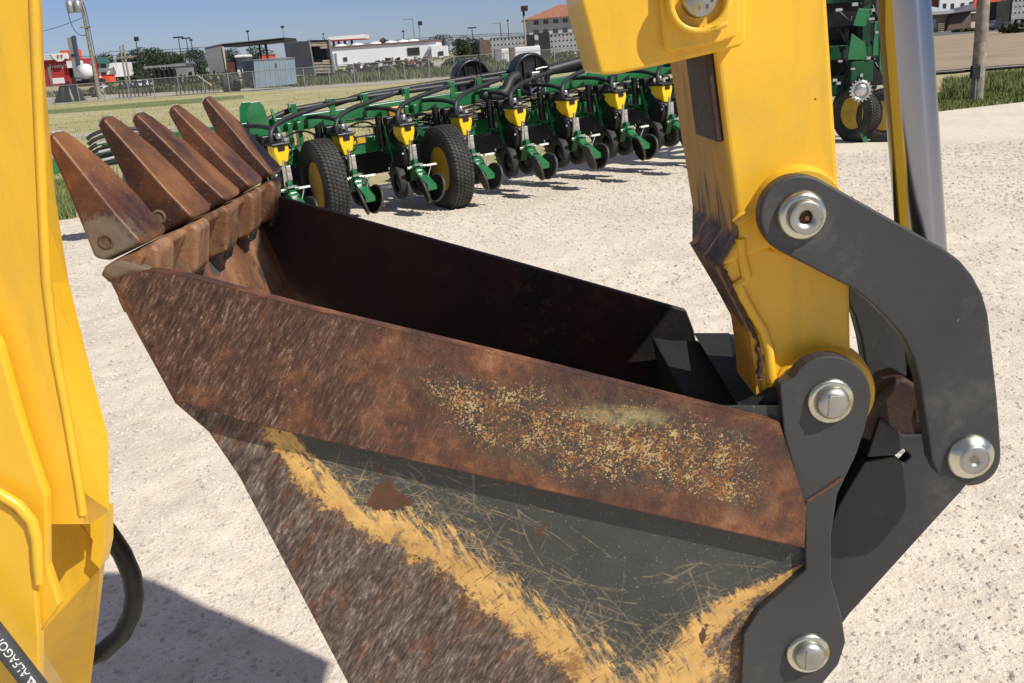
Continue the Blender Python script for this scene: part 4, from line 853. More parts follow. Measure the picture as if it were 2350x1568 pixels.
GLASS = plain('dark_window_glass', (.05, .06, .075), .12, 0, .2, 2); WOODP = plain('weathered_pole_wood', (.30, .26, .21), .9, 0, .25, 6, .4); DARKM = plain('dark_machine_metal', (.028, .027, .026), .7, .1, .3, 2); RUSTM = plain('rusty_machinery', (.12, .055, .035), .8, 0, .3, 3)
GALV = plain('galvanised_steel', (.36, .37, .37), .45, .5, .1, 4); WOODS = plain('weathered_boards', (.42, .35, .26), .9, 0, .2, 4); CARW = plain('white_car_paint', (.75, .76, .78), .2, 0, .03, 1, coat=.6); CARG = plain('grey_car_paint', (.16, .16, .17), .25, .3, .05, 1, coat=.6); CARB = plain('black_car_paint', (.015, .015, .017), .25, 0, .05, 1, coat=.6)
REDC = plain('red_plastic', (.62, .04, .06), .5, 0, .05, 4); LIVE = plain('punched_aluminium', (.42, .43, .42), .5, .4, .12, 1.5); BLUEC = plain('blue_car_paint', (.16, .22, .35), .3, 0, .05, 1, coat=.5); ASPH = mk_field('asphalt', [(.10, .10, .105), (.12, .12, .125), (.14, .14, .14), (.17, .165, .16)], .15)
DRY = mk_field('dry_soil_field', [(.27, .20, .14), (.33, .255, .18), (.38, .30, .21), (.20, .185, .10)], .2, (.12, .9, 1)); TRACK = mk_field('gravel_track', [(.33, .31, .28), (.38, .36, .32), (.42, .40, .36), (.30, .28, .24)], .3); VERGE = mk_field('green_verge', [(.10, .135, .04), (.15, .185, .06), (.21, .23, .09), (.28, .27, .13)], .35, (.2, 1.0, 1)); YARD = mk_field('yard_dirt', [(.38, .34, .29), (.44, .40, .34), (.48, .44, .38), (.24, .25, .14)], .1)
def gsheet(name, P, z, mat): return sheet(name, [(G(*p).x, G(*p).y) for p in P], z, mat)
gsheet('gravel_track', [(60, 243), (228, 230), (480, 214), (700, 206), (1040, 182), (1400, 158), (1400, 152), (1040, 177), (700, 200.5), (480, 207), (228, 222), (60, 234)], .012, TRACK)
gsheet('yard', [(60, 233), (228, 221), (480, 206), (700, 199.5), (1040, 176), (1500, 146), (1500, 108), (1040, 140), (700, 168), (480, 186), (228, 205), (60, 217)], .008, YARD)
sheet('green_verge', [(G(*p).x, G(*p).y) for p in [(2000, 278), (2160, 256), (2350, 234), (2700, 195), (2700, 160), (2350, 190), (2160, 213), (2000, 235)]], .008, VERGE)
gsheet('verge_strip', [(60, 256), (228, 243), (480, 224), (560, 219), (560, 226), (480, 234), (340, 246), (228, 254), (60, 266)], .006, VERGE)
gsheet('dry_field', [(1850, 190), (2150, 165), (2350, 148), (2800, 100), (2800, 40), (2350, 68), (2200, 80), (1850, 110)], .008, DRY)
gsheet('asphalt_lot', [(1850, 108), (2200, 79), (2350, 67), (2900, 20), (2900, -6), (2350, 44), (2140, 58.5), (1850, 80)], .012, ASPH)
# faint tyre track across the mown field
gsheet('dirt_track', [(60, 316), (300, 300), (480, 286), (560, 281), (560, 284), (480, 290), (300, 306), (60, 324)], .010, YARD)
# ------------------------------------------------------------------ vegetation
def leafmat(name, a, b):
    m = NT(name, .75); n = m.noise(.9, 3); f = m.noise(14, 2); m.set('Base Color', m.mix(m.step(f, .3, .7), m.mix(m.step(n, .35, .65), a, b), tuple(k * .55 for k in a))); return m.m
LEAF = leafmat('tree_leaves', (.022, .045, .016), (.055, .085, .030)); LEAF2 = leafmat('paler_tree_leaves', (.04, .065, .025), (.085, .11, .045)); BARK = plain('bark', (.10, .075, .055), .9, 0, .25, 4)
WEED = leafmat('weeds', (.085, .115, .042), (.20, .20, .085)); GRASSB = leafmat('grass_blades', (.15, .20, .05), (.30, .33, .12)); BUSH = leafmat('bush_leaves', (.035, .06, .02), (.085, .11, .04))
def leaves(C, R, n, s, rng):                  # n small leaf clumps spread through an ellipsoid
    d = rng.normal(size=(n, 3)); d /= np.linalg.norm(d, axis=1)[:, None]; rad = rng.uniform(.35, 1, n) ** .5
    P = C + d * rad[:, None] * R; a = rng.normal(size=(n, 3)); b = rng.normal(size=(n, 3)); a /= np.linalg.norm(a, axis=1)[:, None]; b /= np.linalg.norm(b, axis=1)[:, None]
    q = s * rng.uniform(.5, 1.2, n)[:, None]
    return np.stack([P - a * q, P + b * q * .6, P + a * q, P - b * q * .6], 1).reshape(-1, 3)
def quads_obj(name, V, mat, parent=None, off=(0, 0, 0)):
    V = V - np.array(off); n = len(V) // 4; me = bpy.data.meshes.new(name); me.vertices.add(len(V)); me.vertices.foreach_set('co', V.astype(np.float32).ravel())
    me.loops.add(4 * n); me.loops.foreach_set('vertex_index', np.arange(4 * n, dtype=np.int32)); me.polygons.add(n); me.polygons.foreach_set('loop_start', np.arange(0, 4 * n, 4, dtype=np.int32)); me.polygons.foreach_set('loop_total', np.full(n, 4, np.int32)); me.update(calc_edges=True)
    me.materials.append(mat); o = bpy.data.objects.new(name, me); COL.objects.link(o)
    if parent is not None: o.parent = parent
    return o
def tree(label, px, yt, wpx, Y, mat=LEAF, n=3600, group='trees behind the yard', low=-.06):
    X = AT(px, yt, Y).x; H = AT(px, yt, Y).z; W = wpx * 1.12 / F * Y / 2; rng = np.random.default_rng(int(px * 7 + yt))
    t = thing('tree', label, 'tree', (X, Y, 0), 0, group)
    mb = MB(); mb.tube([(0, 0, 0), (.05 * W, 0, H * .3), (0, .05 * W, H * .6)], [H * .035, H * .025, H * .012], 7)
    for k in range(5):
        a = 2 * math.pi * k / 5 + rng.uniform(-.4, .4); mb.tube([(0, 0, H * .28 + k * .05 * H), (W * .3 * math.cos(a), W * .3 * math.sin(a), H * .5 + .04 * k * H), (W * .6 * math.cos(a), W * .6 * math.sin(a), H * .66 + .03 * k * H)], [H * .016, H * .011, H * .005], 5)
    mb.build('trunk', BARK, t)
    Vs = []; nb = 18
    for k in range(nb):
        a = rng.uniform(0, 2 * math.pi); r = rng.uniform(0, .72) * W; zc = rng.uniform(low + .16, .86) * H; sc_ = 1 - max(0, zc / H - .45) * 1.1
        Vs.append(leaves(np.array([r * math.cos(a) * sc_, r * math.sin(a) * sc_, zc]), np.array([W * rng.uniform(.34, .52), W * .45, H * rng.uniform(.12, .19)]), n // nb, max(.16, H * .032), rng))
    quads_obj('crown', np.concatenate(Vs), mat, t)
    return t
for a in (('dark round tree behind the green roofed building', 231, 112, 84, 175), ('dark broad tree just right of the two wooden poles', 305, 108, 84, 165), ('tall dark tree, highest of the clump left of the lattice shed', 352, 101, 100, 160), ('dark tree between the T shaped lamp and the grey shed', 396, 109, 88, 168),
          ('tree beside the left wall of the open shelter', 446, 111, 84, 150), ('low dark tree behind the tank truck', 272, 122, 56, 185), ('dark tree seen through the left of the open shelter', 525, 106, 86, 180), ('dark tree seen through the right of the open shelter', 594, 104, 84, 185), ('small tree under the fuel canopy', 742, 88, 34, 230), ('small round tree above the white warehouse roof', 878, 87, 36, 230), ('tree beyond the warehouse roof beside the tall lamps', 1010, 80, 70, 230),
          ('tree right of the white warehouse', 1060, 83, 56, 150), ('tree left of the livestock trailers', 1090, 82, 50, 160), ('small dark tree right of the fuel canopy', 775, 98, 44, 240)):
    tree(*a)
def stalks(name, label, cat, pts, h, w, mat, rng, kind='stuff', n_per=1):   # upright blades at ground points
    n = len(pts); a = rng.uniform(0, np.pi, n); hh = h * rng.uniform(.45, 1.15, n); ww = w * rng.uniform(.6, 1.3, n); lean = rng.normal(size=(n, 2)) * .28
    dx = np.cos(a) * ww; dy = np.sin(a) * ww; x, y = pts[:, 0], pts[:, 1]; zb = np.full(n, -.01)
    V = np.stack([np.stack([x - dx, y - dy, zb], 1), np.stack([x + dx, y + dy, zb], 1), np.stack([x + dx * .2 + lean[:, 0] * hh, y + dy * .2 + lean[:, 1] * hh, hh], 1), np.stack([x - dx * .2 + lean[:, 0] * hh, y - dy * .2 + lean[:, 1] * hh, hh], 1)], 1).reshape(-1, 3)
    return tag(quads_obj(name, V, mat), label, cat, None, kind)
def scatter(x0, x1, dpx0, dpx1, n, rng):      # random ground points between pixel columns, rows measured from a reference line
    px = rng.uniform(x0, x1, n); py = np.array([rng.uniform(np.interp(p, *dpx0), np.interp(p, *dpx1)) for p in px]); return np.array([[G(a, b).x, G(a, b).y] for a, b in zip(px, py)])
rg_ = np.random.default_rng(3)
top_l = ([100, 480, 700, 1040, 1500], [217, 199, 184, 160, 128]); bot_l = ([100, 480, 700, 1040, 1500], [224, 207, 199, 176, 148])
stalks('weeds', 'tall weeds growing along the wire fence behind the field', 'weeds', np.concatenate([scatter(560, 1480, top_l, bot_l, 6500, rg_), scatter(100, 560, ([100, 560], [219, 198]), ([100, 560], [225, 204]), 1500, rg_)]), .62, .10, WEED, rg_)
for (px, py, wpx, hpx, lab) in ((860, 170, 46, 28, 'green bush at the end of the white warehouse yard'), (905, 172, 36, 22, 'low bush beside the junk row'), (330, 205, 70, 34, 'dark bush in front of the lattice shed'), (1040, 160, 60, 26, 'green bush below the warehouse annex'), (1110, 152, 60, 28, 'tall weeds clump behind the vacuum fans'), (1280, 142, 90, 22, 'yellowish bush below the livestock trailer'), (1390, 132, 90, 24, 'yellowish bush at the edge of the yellow sleeve'), (790, 178, 50, 18, 'low bush beside the box trailer'), (980, 165, 46, 22, 'green bush right of the scrap heap'), (475, 200, 46, 16, 'low bush under the tillage tool'), (420, 207, 70, 20, 'dark scrubby bush before the disc rows'), (385, 206, 60, 26, 'dark leafy bush right of the lattice shed bush'), (520, 203, 50, 16, 'low scrubby bush before the ribbed tyre'), (190, 222, 60, 12, 'low weedy bush below the tank truck'), (265, 215, 50, 18, 'weedy bush right of the leaning pole'), (700, 190, 90, 16, 'long low bush under the blue shed corner')):
    g = G(px, py); Wd = wpx / F * g.y / 2; Hd = hpx / F * g.y; r2 = np.random.default_rng(px)
    V = np.concatenate([leaves(np.array([r2.uniform(-.6, .6) * Wd, r2.uniform(-.3, .3) * Wd, Hd * r2.uniform(.35, .6)]), np.array([Wd * .55, Wd * .4, Hd * .42]), 120, .20, r2) for _ in range(6)]); V[:, 2] = np.abs(V[:, 2])
    o = quads_obj('bush', V, WEED if 'yellow' in lab or 'weed' in lab else BUSH); o.location = (g.x, g.y, 0); tag(o, lab, 'bush', 'bushes along the fence')
stalks('grass', 'short green grass growing along the edge of the gravel', 'grass', np.concatenate([scatter(2100, 2420, ([2100, 2420], [226, 190]), ([2100, 2420], [263, 227]), 9000, rg_), scatter(118, 175, ([100, 200], [420, 410]), ([100, 200], [512, 497]), 1500, rg_), scatter(1880, 2100, ([1880, 2100], [255, 235]), ([1880, 2100], [288, 263]), 2000, rg_)]), .10, .012, GRASSB, rg_)
stalks('grass', 'long grass tufts around the wooden post on the right', 'grass', np.concatenate([scatter(2165, 2250, ([2100, 2420], [196, 185]), ([2100, 2420], [240, 205]), 2200, rg_), scatter(2255, 2420, ([2100, 2420], [190, 165]), ([2100, 2420], [232, 205]), 3500, rg_)]), .26, .016, GRASSB, rg_)
stalks('grass', 'thin dry grass standing in the mown field', 'grass', scatter(100, 1500, ([100, 1500], [245, 165]), ([100, 1500], [440, 270]), 6000, rg_), .09, .02, leafmat('dry_grass', (.22, .20, .08), (.34, .30, .14)), rg_)
# ------------------------------------------------------------------ small builders
def part(name, mat, parent, *boxes, bevel=0):
    mb = MB()
    for c, s in boxes: mb.box(c, s)
    return mb.build(name, mat, parent, bevel=bevel)
def root(name, label, cat, x0, x1, yt, Y, ym=None, group=None):
    a, b, H = sz(x0, x1, yt, Y, ym); r = thing(name, label, cat, ((a + b) / 2, Y, 0), 0, group); return r, b - a, H
def L(r, px, py, dy=0):                       # survey point on the front plane of a building -> its own coordinates
    p = AT(px, py, r.location.y + dy); return Vector((p.x - r.location.x, dy, p.z))
def lbox(name, mat, r, x0, y0, x1, y1, dy=0, dep=.2, parent=None, bevel=0):
    a = L(r, (x0 + x1) / 2, y0, dy); b = L(r, (x0 + x1) / 2, y1, dy); l = L(r, x0, (y0 + y1) / 2, dy); q = L(r, x1, (y0 + y1) / 2, dy)
    z1, z0 = a.z, max(b.z, 0.0 if b.z < .25 else b.z)
    return part(name, mat, parent or r, (((l.x + q.x) / 2, dy + dep / 2, (z0 + z1) / 2), (q.x - l.x, dep, z1 - z0)), bevel=bevel)
def pole(label, px, yt, Y, r=.12, mat=WOODP, name='utility_pole', cat='utility pole', group=None, taper=.7):
    p = AT(px, yt, Y); t = thing(name, label, cat, (p.x, Y, 0), 0, group); m = MB(); m.tube([(0, 0, 0), (0, 0, p.z * .5), (0, 0, p.z)], [r, r * (1 + taper) / 2, r * taper], 8); m.build('pole', mat, t); return t, p.z
# ------------------------------------------------------------------ far left
r, W_, H = root('restaurant', 'red restaurant with white striped awning at the far left edge', 'building', 70, 158, 137, 120, 165)
lbox('wall', REDW, r, 60, 138, 158, 200, 0, 9); lbox('awning', WHITEW, r, 70, 125, 152, 138, -.6, .7)
for i in range(3): lbox('stripe', GREYW, r, 70, 127.2 + i * 4, 152, 128.0 + i * 4, -.62, .02, None)
lbox('awning', WHITEW, r, 153, 140, 168, 156, -.5, 3)
lbox('side_wall', DARKM, r, 158.3, 157, 176, 200, .4, 6); lbox('door_frame', GREYW, r, 112, 152, 118, 195, -.12, .1)
q = L(r, 136, 131, -.7); e = MB(); e.prism([q + Vector(v) for v in ((-.95, 0, .42), (.95, 0, .42), (.75, 0, -.1), (.3, 0, -.5), (-.3, 0, -.5), (-.75, 0, -.1))], (0, .08, 0)); emb = e.build('emblem', WHITEW, r)
q = q + Vector((0, -.02, -.02))
e = MB(); e.box(q + Vector((-.22, 0, 0)), (.09, .03, .44)); e.box(q + Vector((-.1, 0, .19)), (.3, .03, .08)); e.box(q + Vector((-.12, 0, .02)), (.22, .03, .07)); e.box(q + Vector((.22, 0, 0)), (.09, .03, .44)); e.box(q + Vector((.32, 0, .19)), (.26, .03, .08)); e.box(q + Vector((.3, 0, .02)), (.2, .03, .07)); e.build('emblem_letters', REDW, emb)
Mx = Matrix.Translation(L(r, 114, 157, -.08)) @ Matrix.Rotation(math.radians(90), 4, 'X'); text_mesh('wall_lettering', "Freddy's", .62, WHITEW, r, Mx, Vector((0, 0, 0)), None, .02)
lbox('sign_board', WHITEW, r, 121, 179, 147, 192, -1.2, .1)
r, W_, H = root('roof_sign', 'orange red box standing up behind the red restaurant', 'sign', 139, 179, 115, 140); lbox('panel', ORW, r, 139, 115, 180, 139, 0, 1.2); lbox('post', GREYW, r, 155, 139, 160, 200, .2, .4)
r, W_, H = root('pylon_sign', 'tall thin grey and black pylon sign beside the red restaurant', 'sign', 152, 172, 84, 112)
mb = MB(); a = L(r, 155, 86); b = L(r, 164, 84); c = L(r, 186, 192); d = L(r, 172, 196); mb.prism([L(r, 153, 87), L(r, 163, 85), L(r, 182, 178), L(r, 171, 178)], (0, .5, 0)); mb.build('face', GALV, r)
mb = MB(); mb.prism([L(r, 163.6, 83, -.1), L(r, 169, 82, -.1), L(r, 181, 155, -.1), L(r, 176.5, 156, -.1)], (0, .6, 0)); mb.build('edge', BLUED, r); lbox('column', GREYW, r, 172, 150, 180, 200, .1, .5); lbox('bracket', DARKM, r, 163, 124, 173, 130, -.12, .1)
r, W_, H = root('tank_truck', 'white rounded tank trailer parked behind the leaning pole', 'truck', 180, 220, 147, 96, 165)
c0 = L(r, 200, 164); R_ = abs(L(r, 200, 146).z - L(r, 200, 182).z) / 2; mb = MB(); mb.lathe(c0 + Vector((-.1, 0, 0)), Vector((.5, -1, 0)), [(-3.6, R_ * .3), (-3.4, R_ * .7), (-2.9, R_ * .97), (0, R_), (.5, R_ * .97), (.85, R_ * .78), (1.0, R_ * .4), (1.03, 0)], 28); mb.build('tank', WHITEW, r)
lbox('chassis', DARKM, r, 172, 184, 224, 193, -.4, 2); 
for px in (176, 213): 
    m = xform(tyre_mb(.5, .3, .25, False, 20), Matrix.Translation(L(r, px, 200, -.5)) @ Matrix.Rotation(1.2, 4, 'Z')); m.v = [(v[0], v[1], v[2] - (min(k[2] for k in m.v))) for v in m.v]; m.build('wheel', TYRE, r)
lbox('frame_rail', RUSTM, r, 178, 192, 222, 199, -.6, 1.2); lbox('hatch', GREYW, r, 206, 143, 209, 148, -.2, .4)
r, W_, H = root('covered_heap', 'black tarpaulin covered heap inside the fence at far left', 'heap', 127, 178, 190, 84)
mb = MB(); mb.grid(lambda u, v: Vector(((u - .5) * W_ * 1.05, (v - .5) * 2.4, max(0, H * (1 - (abs(u - .5) * 2) ** 3) * (1 - (abs(v - .5) * 2) ** 2.4) * (1 + .1 * math.sin(u * 17 + v * 9))))), 24, 12); mb.build('tarpaulin', BLK, r)
for i, (px, py) in enumerate(((120, 222), (138, 221), (155, 224), (112, 218))):
    g = G(px, py); m = MB(); m.grid(lambda u, v: Vector(((u - .5) * 1.1, (v - .5) * .8, max(0, .38 * (1 - (2 * u - 1) ** 2) * (1 - (2 * v - 1) ** 2) * (1 + .3 * math.sin(9 * u + i + 5 * v))))), 8, 8, False); o = m.build('rubble_block', plain('concrete_rubble_%d' % i, (.33, .32, .27), .9, 0, .2, 5), None); o.location = (g.x, g.y, 0); tag(o, ('broken concrete lump nearest the yellow boom', 'broken concrete lump second from the yellow boom', 'broken concrete lump below the black heap', 'flat concrete lump against the fence at far left')[(3, 2, 1, 0).index(i) if False else {3: 0, 0: 1, 1: 2, 2: 3}[i]], 'rubble', 'lumps of broken concrete')
# utility pole with transformers
p, pz = pole('tall wooden utility pole with transformers, nearest on the left', 184, -10, 86, .20)
tr_ = MB(); zt = AT(175, 15, 86).z
for dx in (-.9, -.25):
    tr_ = MB(); tr_.lathe((dx, -.3, zt - .5), (0, 0, 1), [(0, .26), (.05, .3), (.85, .3), (.95, .2), (1.15, .06)], 14); tr_.build('transformer', GALV, p)
cr = MB(); cr.box((-.3, -.15, zt + .9), (2.4, .12, .14)); cr.box((0, -.15, zt - 1.7), (1.0, .1, .1)); cr.build('crossarm', WOODP, p)
cr = MB(); cr.tube(bez((-1.1, -.3, zt + .5), (-1.3, -.3, zt - 1.5), (-.9, -.3, zt - 2.6), (0, -.2, zt - 2.3)), .03, 5); cr.tube(bez((.25, -.3, zt + .3), (.5, -.3, zt - .5), (.3, -.3, zt - 3), (.45, -.2, zt - 5.2)), .03, 5); cr.build('cable', BLK, p)
r, W_, H = root('motel', 'white two storey motel with a green roof behind the tank truck', 'building', 180, 265, 147, 152, 160)
lbox('wall', WHITEW, r, 182, 147, 262, 180, 0, 8); mb = MB(); mb.loft([L(r, 176, 149, -1), L(r, 254, 143, -1), L(r, 254, 145.5, -1), L(r, 176, 151.5, -1)], [L(r, 190, 134, 5), L(r, 244, 131, 5), L(r, 244, 134, 5), L(r, 190, 137, 5)]); mb.build('roof', ROOFG, r); lbox('balcony', GALV, r, 214, 158, 262, 164, -1.2, .1)
for x0, y0, x1, y1 in ((218, 147, 227, 156), (230, 147, 243, 156), (218, 166, 227, 175), (232, 166, 243, 175)): lbox('window', GLASS, r, x0, y0, x1, y1, -.06, .05)
lbox('porch', WHITEW, r, 255, 145, 268, 148, -1.5, 1.4); lbox('porch_post', WHITEW, r, 265, 148, 268, 168, -1.5, .3)
def car(label, px, py, wpx, hpx, mat, kind='car', rz=0, group='parked cars', Y=None):
    g = G(px, py); Y = Y or g.y; X = AT(px, py, Y).x; Ln = wpx / F * Y; Hh = hpx / F * Y
    t = thing('parked_' + kind, label, kind, (X, Y, 0), rz, group)
    if kind == 'pickup': prof = [(-.5, .25), (-.5, .56), (-.12, .58), (-.05, 1), (.18, 1), (.28, .62), (.48, .55), (.5, .25)]
    elif kind == 'suv': prof = [(-.5, .25), (-.5, .62), (-.24, .68), (-.12, 1), (.42, 1), (.49, .66), (.5, .25)]
    else: prof = [(-.5, .22), (-.49, .55), (-.28, .66), (-.12, 1), (.18, 1), (.34, .66), (.49, .58), (.5, .22)]
    m = MB(); m.prism([Vector((x * Ln, -.85, z * Hh)) for x, z in prof], (0, 1.7, 0)); m.build('body', mat, t, bevel=.06, seg=3)
    gx0, gx1 = (-.09, .17) if kind == 'pickup' else (-.18, .40) if kind == 'suv' else (-.19, .26)
    m = MB(); m.box(((gx0 + gx1) / 2 * Ln, 0, .82 * Hh), ((gx1 - gx0) * Ln, 1.72, .24 * Hh)); m.build('window', GLASS, t)
    for x in (-.32, .32):
        for s in (-.78, .78):
            w_ = xform(tyre_mb(Hh * .22, .2, Hh * .12, False, 18), Matrix.Translation((x * Ln, s, Hh * .22)) @ Matrix.Rotation(math.pi / 2, 4, 'Z')); w_.build('wheel', TYRE, t)
    return t
car('white pickup parked behind the leaning utility pole', 236, 194, 30, 17, CARW, 'pickup', Y=112); car('white suv parked behind the fence left of the lattice shed', 318, 186, 50, 22, CARW, 'suv', .1, Y=118); car('blue car parked in front of the white suv', 293, 186, 34, 17, BLUEC, 'car', .9, Y=110)
car('white van behind the white pickup', 222, 186, 26, 16, CARW, 'suv', .2, Y=132)
r, W_, H = root('orange_bin', 'orange container beside the white pickup', 'container', 234, 252, 172, 128); lbox('body', ORW, r, 234, 173, 252, 190, 0, 2, bevel=.05); lbox('lid', REDW, r, 233.5, 171.5, 252.5, 173, -.05, 2.1)
for lab, px, yt, Y, rr_ in (('thin wooden pole, left one of the pair before the dark trees', 275, 106, 120, .14), ('thin wooden pole, right one of the pair, with crossarm', 282, 102, 118, .15)):
    p, pz = pole(lab, px, yt, Y, rr_, group='wooden poles by the dark trees'); part('crossarm', WOODP, p, ((.3, -.1, pz - 1.4), (2.2, .1, .12)))
for lab, px, yt, Y in (('square headed flood lamp over the dark trees', 311, 90, 150), ('T shaped double lamp over the trees', 409, 86, 150), ('thin lamp right of the T shaped lamp', 427, 88, 165), ('dark thin pole left of the open shelter', 438, 92, 140), ('thin pole rising through the open shelter roof', 568, 72, 140), ('thin white mast above the shelter roof corner', 648, 62, 130), ('thin lamp above the fuel canopy', 742, 78, 220), ('tall white street lamp above the warehouse', 947, 44, 150), ('dark flood lamp right of the tall white street lamp', 961, 54, 150), ('short pole on the warehouse roof line', 925, 72, 170), ('T topped pole left of the livestock trailers', 1083, 64, 170), ('wooden pole beside the street light arm', 1148, 53, 170), ('thin pole right of the wooden pole', 1165, 47, 190)):
    p, pz = pole(lab, px, yt, Y, .09, GALV if 'white' in lab else DARKM, 'lamp_post', 'lamp post', 'thin poles on the skyline')
    if 'T ' in lab: part('lamp_head', DARKM, p, ((0, 0, pz), (1.5, .2, .2)))
    elif 'flood' in lab: part('lamp_head', DARKM, p, ((.2, -.2, pz), (.6, .4, .6)))
    elif 'street' in lab: part('lamp_head', GALV, p, ((-.7, 0, pz), (1.5, .15, .12)))
    else: part('cap', DARKM, p, ((0, 0, pz), (.4, .2, .25)))
# lattice shed, sheds, tillage tools
r, W_, H = root('lattice_shed', 'dark open lattice frame with a flat grey roof inside the yard', 'shed', 328, 404, 150, 95, 170)
lbox('roof', GALV, r, 328, 150, 404, 155, 0, 3)
for i in range(7): lbox('post', DARKM, r, 330 + i * 11.5, 155, 333 + i * 11.5, 190, .1 * (i % 2), .15)
for y in (165, 176): lbox('rail', DARKM, r, 329, y, 403, y + 2, .3, .1)
lbox('dark_contents', DARKM, r, 352, 160, 400, 190, 1.5, .8)
r, W_, H = root('storage_shed', 'small grey shed behind the lattice frame', 'shed', 394, 428, 145, 120, 155); lbox('wall', GREYW, r, 394, 149, 428, 178, 0, 3); lbox('roof', ROOFD, r, 392, 145, 430, 149.5, -.2, 3.4)
def toolframe(label, x0, x1, yt, yb, Y, n):
    r, W, H = root('tillage_tool', label, 'farm tool', x0, x1, yt, Y, (yt + yb) / 2, 'dark farm tools in the yard')
    b = MB(); rr2 = random.Random(int(x0))
    for k in range(3): b.box((0, k * .7, H * .55), (W, .14, .14))
    for k in range(n): x = (k / (n - 1) - .5) * W; b.box((x, .7, H * .57), (.1, 1.9, .12))
    b.build('frame', DARKM, r)
    for k in range(n):
        x = (k / (n - 1) - .5) * W * .96; d = MB(); d.lathe((x, -.2, H * .28), (1, .25, 0), [(-.05, .02), (0, H * .27), (.03, H * .27), (.02, .02)], 14); d.build('disc', RUSTM if k % 3 == 0 else DARKM, r)
        c = MB(); c.bar((x, .2, H * .55), (x + rr2.uniform(-.3, .3), .0, H * rr2.uniform(.75, 1.05)), .12, .12); c.build('upright', DARKM, r)
    return r
toolframe('dark tillage tool with rows of discs behind the fence', 400, 500, 165, 206, 78, 11); toolframe('long dark implement left of the blue shed', 455, 560, 163, 198, 86, 11); toolframe('dark disc harrow in the grass left of the shed', 270, 345, 182, 214, 84, 9)
for i, (px, lab) in enumerate(((520, 'big ribbed black tyre lying left of the blue shed'), (538, 'big black tyre with a red rim beside the blue shed'))):
    Y = 78; X = AT(px, 185, Y).x; t = thing('tractor_tyre', lab, 'tyre', (X, Y, 0), 0, 'big tyres by the blue shed'); m = xform(tyre_mb(.62, .75, .34, False, 28), Matrix.Translation((0, 0, .62)) @ Matrix.Rotation(.35, 4, 'Z')); w_ = m.build('tyre', TYRE, t)
    m = MB(); m.lathe((.25, .09, .62), (.94, .34, 0), [(0, .34), (.02, .3), (-.05, .1), (-.05, 0)], 20); m.build('rim', ORW if i else DARKM, t)
br_ = MB(); a, b = AT(451, 172, 77), AT(486, 197, 77); br_.cyl((0, 0, 0), b - a, .05, 6); o = br_.build('brace_pole', plain('pale_timber', (.5, .42, .25), .8), None); o.location = a; tag(o, 'pale diagonal brace leaning on the fence', 'pole')
# open shelter with truck inside
r, W_, H = root('open_shelter', 'grey open fronted shelter with a long dark roof beam', 'shelter', 468, 656, 98, 98, 130)
mb = MB(); mb.prism([L(r, 469, 110), L(r, 508, 102), L(r, 521, 164), L(r, 482, 172)], (0, .2, 0)); mb.build('side_wall', GREYW, r)
mb = MB(); mb.loft([L(r, 508, 101), L(r, 652, 86.5), L(r, 654, 95), L(r, 510, 109)], [L(r, 508, 101) + Vector((0, 6, 0)), L(r, 652, 86.5) + Vector((0, 6, 0)), L(r, 654, 95) + Vector((0, 6, 0)), L(r, 510, 109) + Vector((0, 6, 0))]); mb.build('roof_beam', DARKM, r)
mb = MB(); mb.prism([L(r, 469, 108.5, -.1), L(r, 508, 100, -.1), L(r, 653, 85.5, -.1), L(r, 653, 87, -.1), L(r, 508, 102, -.1), L(r, 469, 110.5, -.1)], (0, .3, 0)); mb.build('roof_edge', GALV, r)
mb = MB(); mb.prism([L(r, 509, 107, -.12), L(r, 512.5, 107, -.12), L(r, 522.5, 166, -.12), L(r, 519.5, 166, -.12)], (0, .1, 0)); mb.build('trim', TANL, r); lbox('post', DARKM, r, 596, 98, 599, 150, 3, .2); lbox('post', DARKM, r, 610, 98, 614, 150, .5, .3)
r, W_, H = root('parked_truck', 'truck with a white cab roof parked under the open shelter', 'truck', 530, 575, 127, 96, 150)
lbox('cab', BLUED, r, 541, 131, 567, 168, 0, 2.2, bevel=.15); lbox('cab_roof', WHITEW, r, 537, 126.5, 566, 133, -.1, 2.4, bevel=.12); lbox('bed', RUSTM, r, 520, 143, 541, 170, .2, 2); lbox('windscreen', GLASS, r, 545, 136, 564, 146, -.05, .06); lbox('bumper', WHITEW, r, 545, 160, 556, 170, -.5, .3); lbox('stack', BLK, r, 529, 130, 538, 150, .4, .5)
r, W_, H = root('red_container', 'orange red container behind the open shelter', 'container', 592, 625, 127, 130); lbox('body', ORW, r, 596, 127, 625, 139, 0, 2); lbox('lid', REDW, r, 595, 126, 626, 127.5, -.05, 2.1)
r, W_, H = root('metal_shed', 'pale blue metal shed with a dark blue side in the weeds', 'shed', 556, 681, 137, 75, 170)
mb = MB(); mb.prism([L(r, 582, 139), L(r, 676, 135), L(r, 681, 192), L(r, 587, 202)], (0, .05, 0)); fr_ = mb.build('front_wall', BLUEL, r)
mb = MB(); a = [L(r, 556, 141, 1.6), L(r, 581.8, 139), L(r, 586.8, 204), L(r, 562, 200, 1.6)]; mb.quad(*a); mb.build('side_wall', BLUED, r); mb = MB(); mb.loft([L(r, 555, 140.5, 1.6), L(r, 582, 138.6, -.05), L(r, 677, 134, -.05), L(r, 660, 133, 1.6)], [v + Vector((0, 0, .06)) for v in (L(r, 555, 140.5, 1.6), L(r, 582, 138.6, -.05), L(r, 677, 134, -.05), L(r, 660, 133, 1.6))]); mb.build('roof', GALV, r)
mb = MB()
for k in range(7): mb.prism([L(r, 594 + k * 12, 141 - k * .5, -.03), L(r, 594.7 + k * 12, 141 - k * .5, -.03), L(r, 600 + k * 12, 196 - k * 1.3, -.03), L(r, 599.3 + k * 12, 196 - k * 1.3, -.03)], (0, .04, 0))
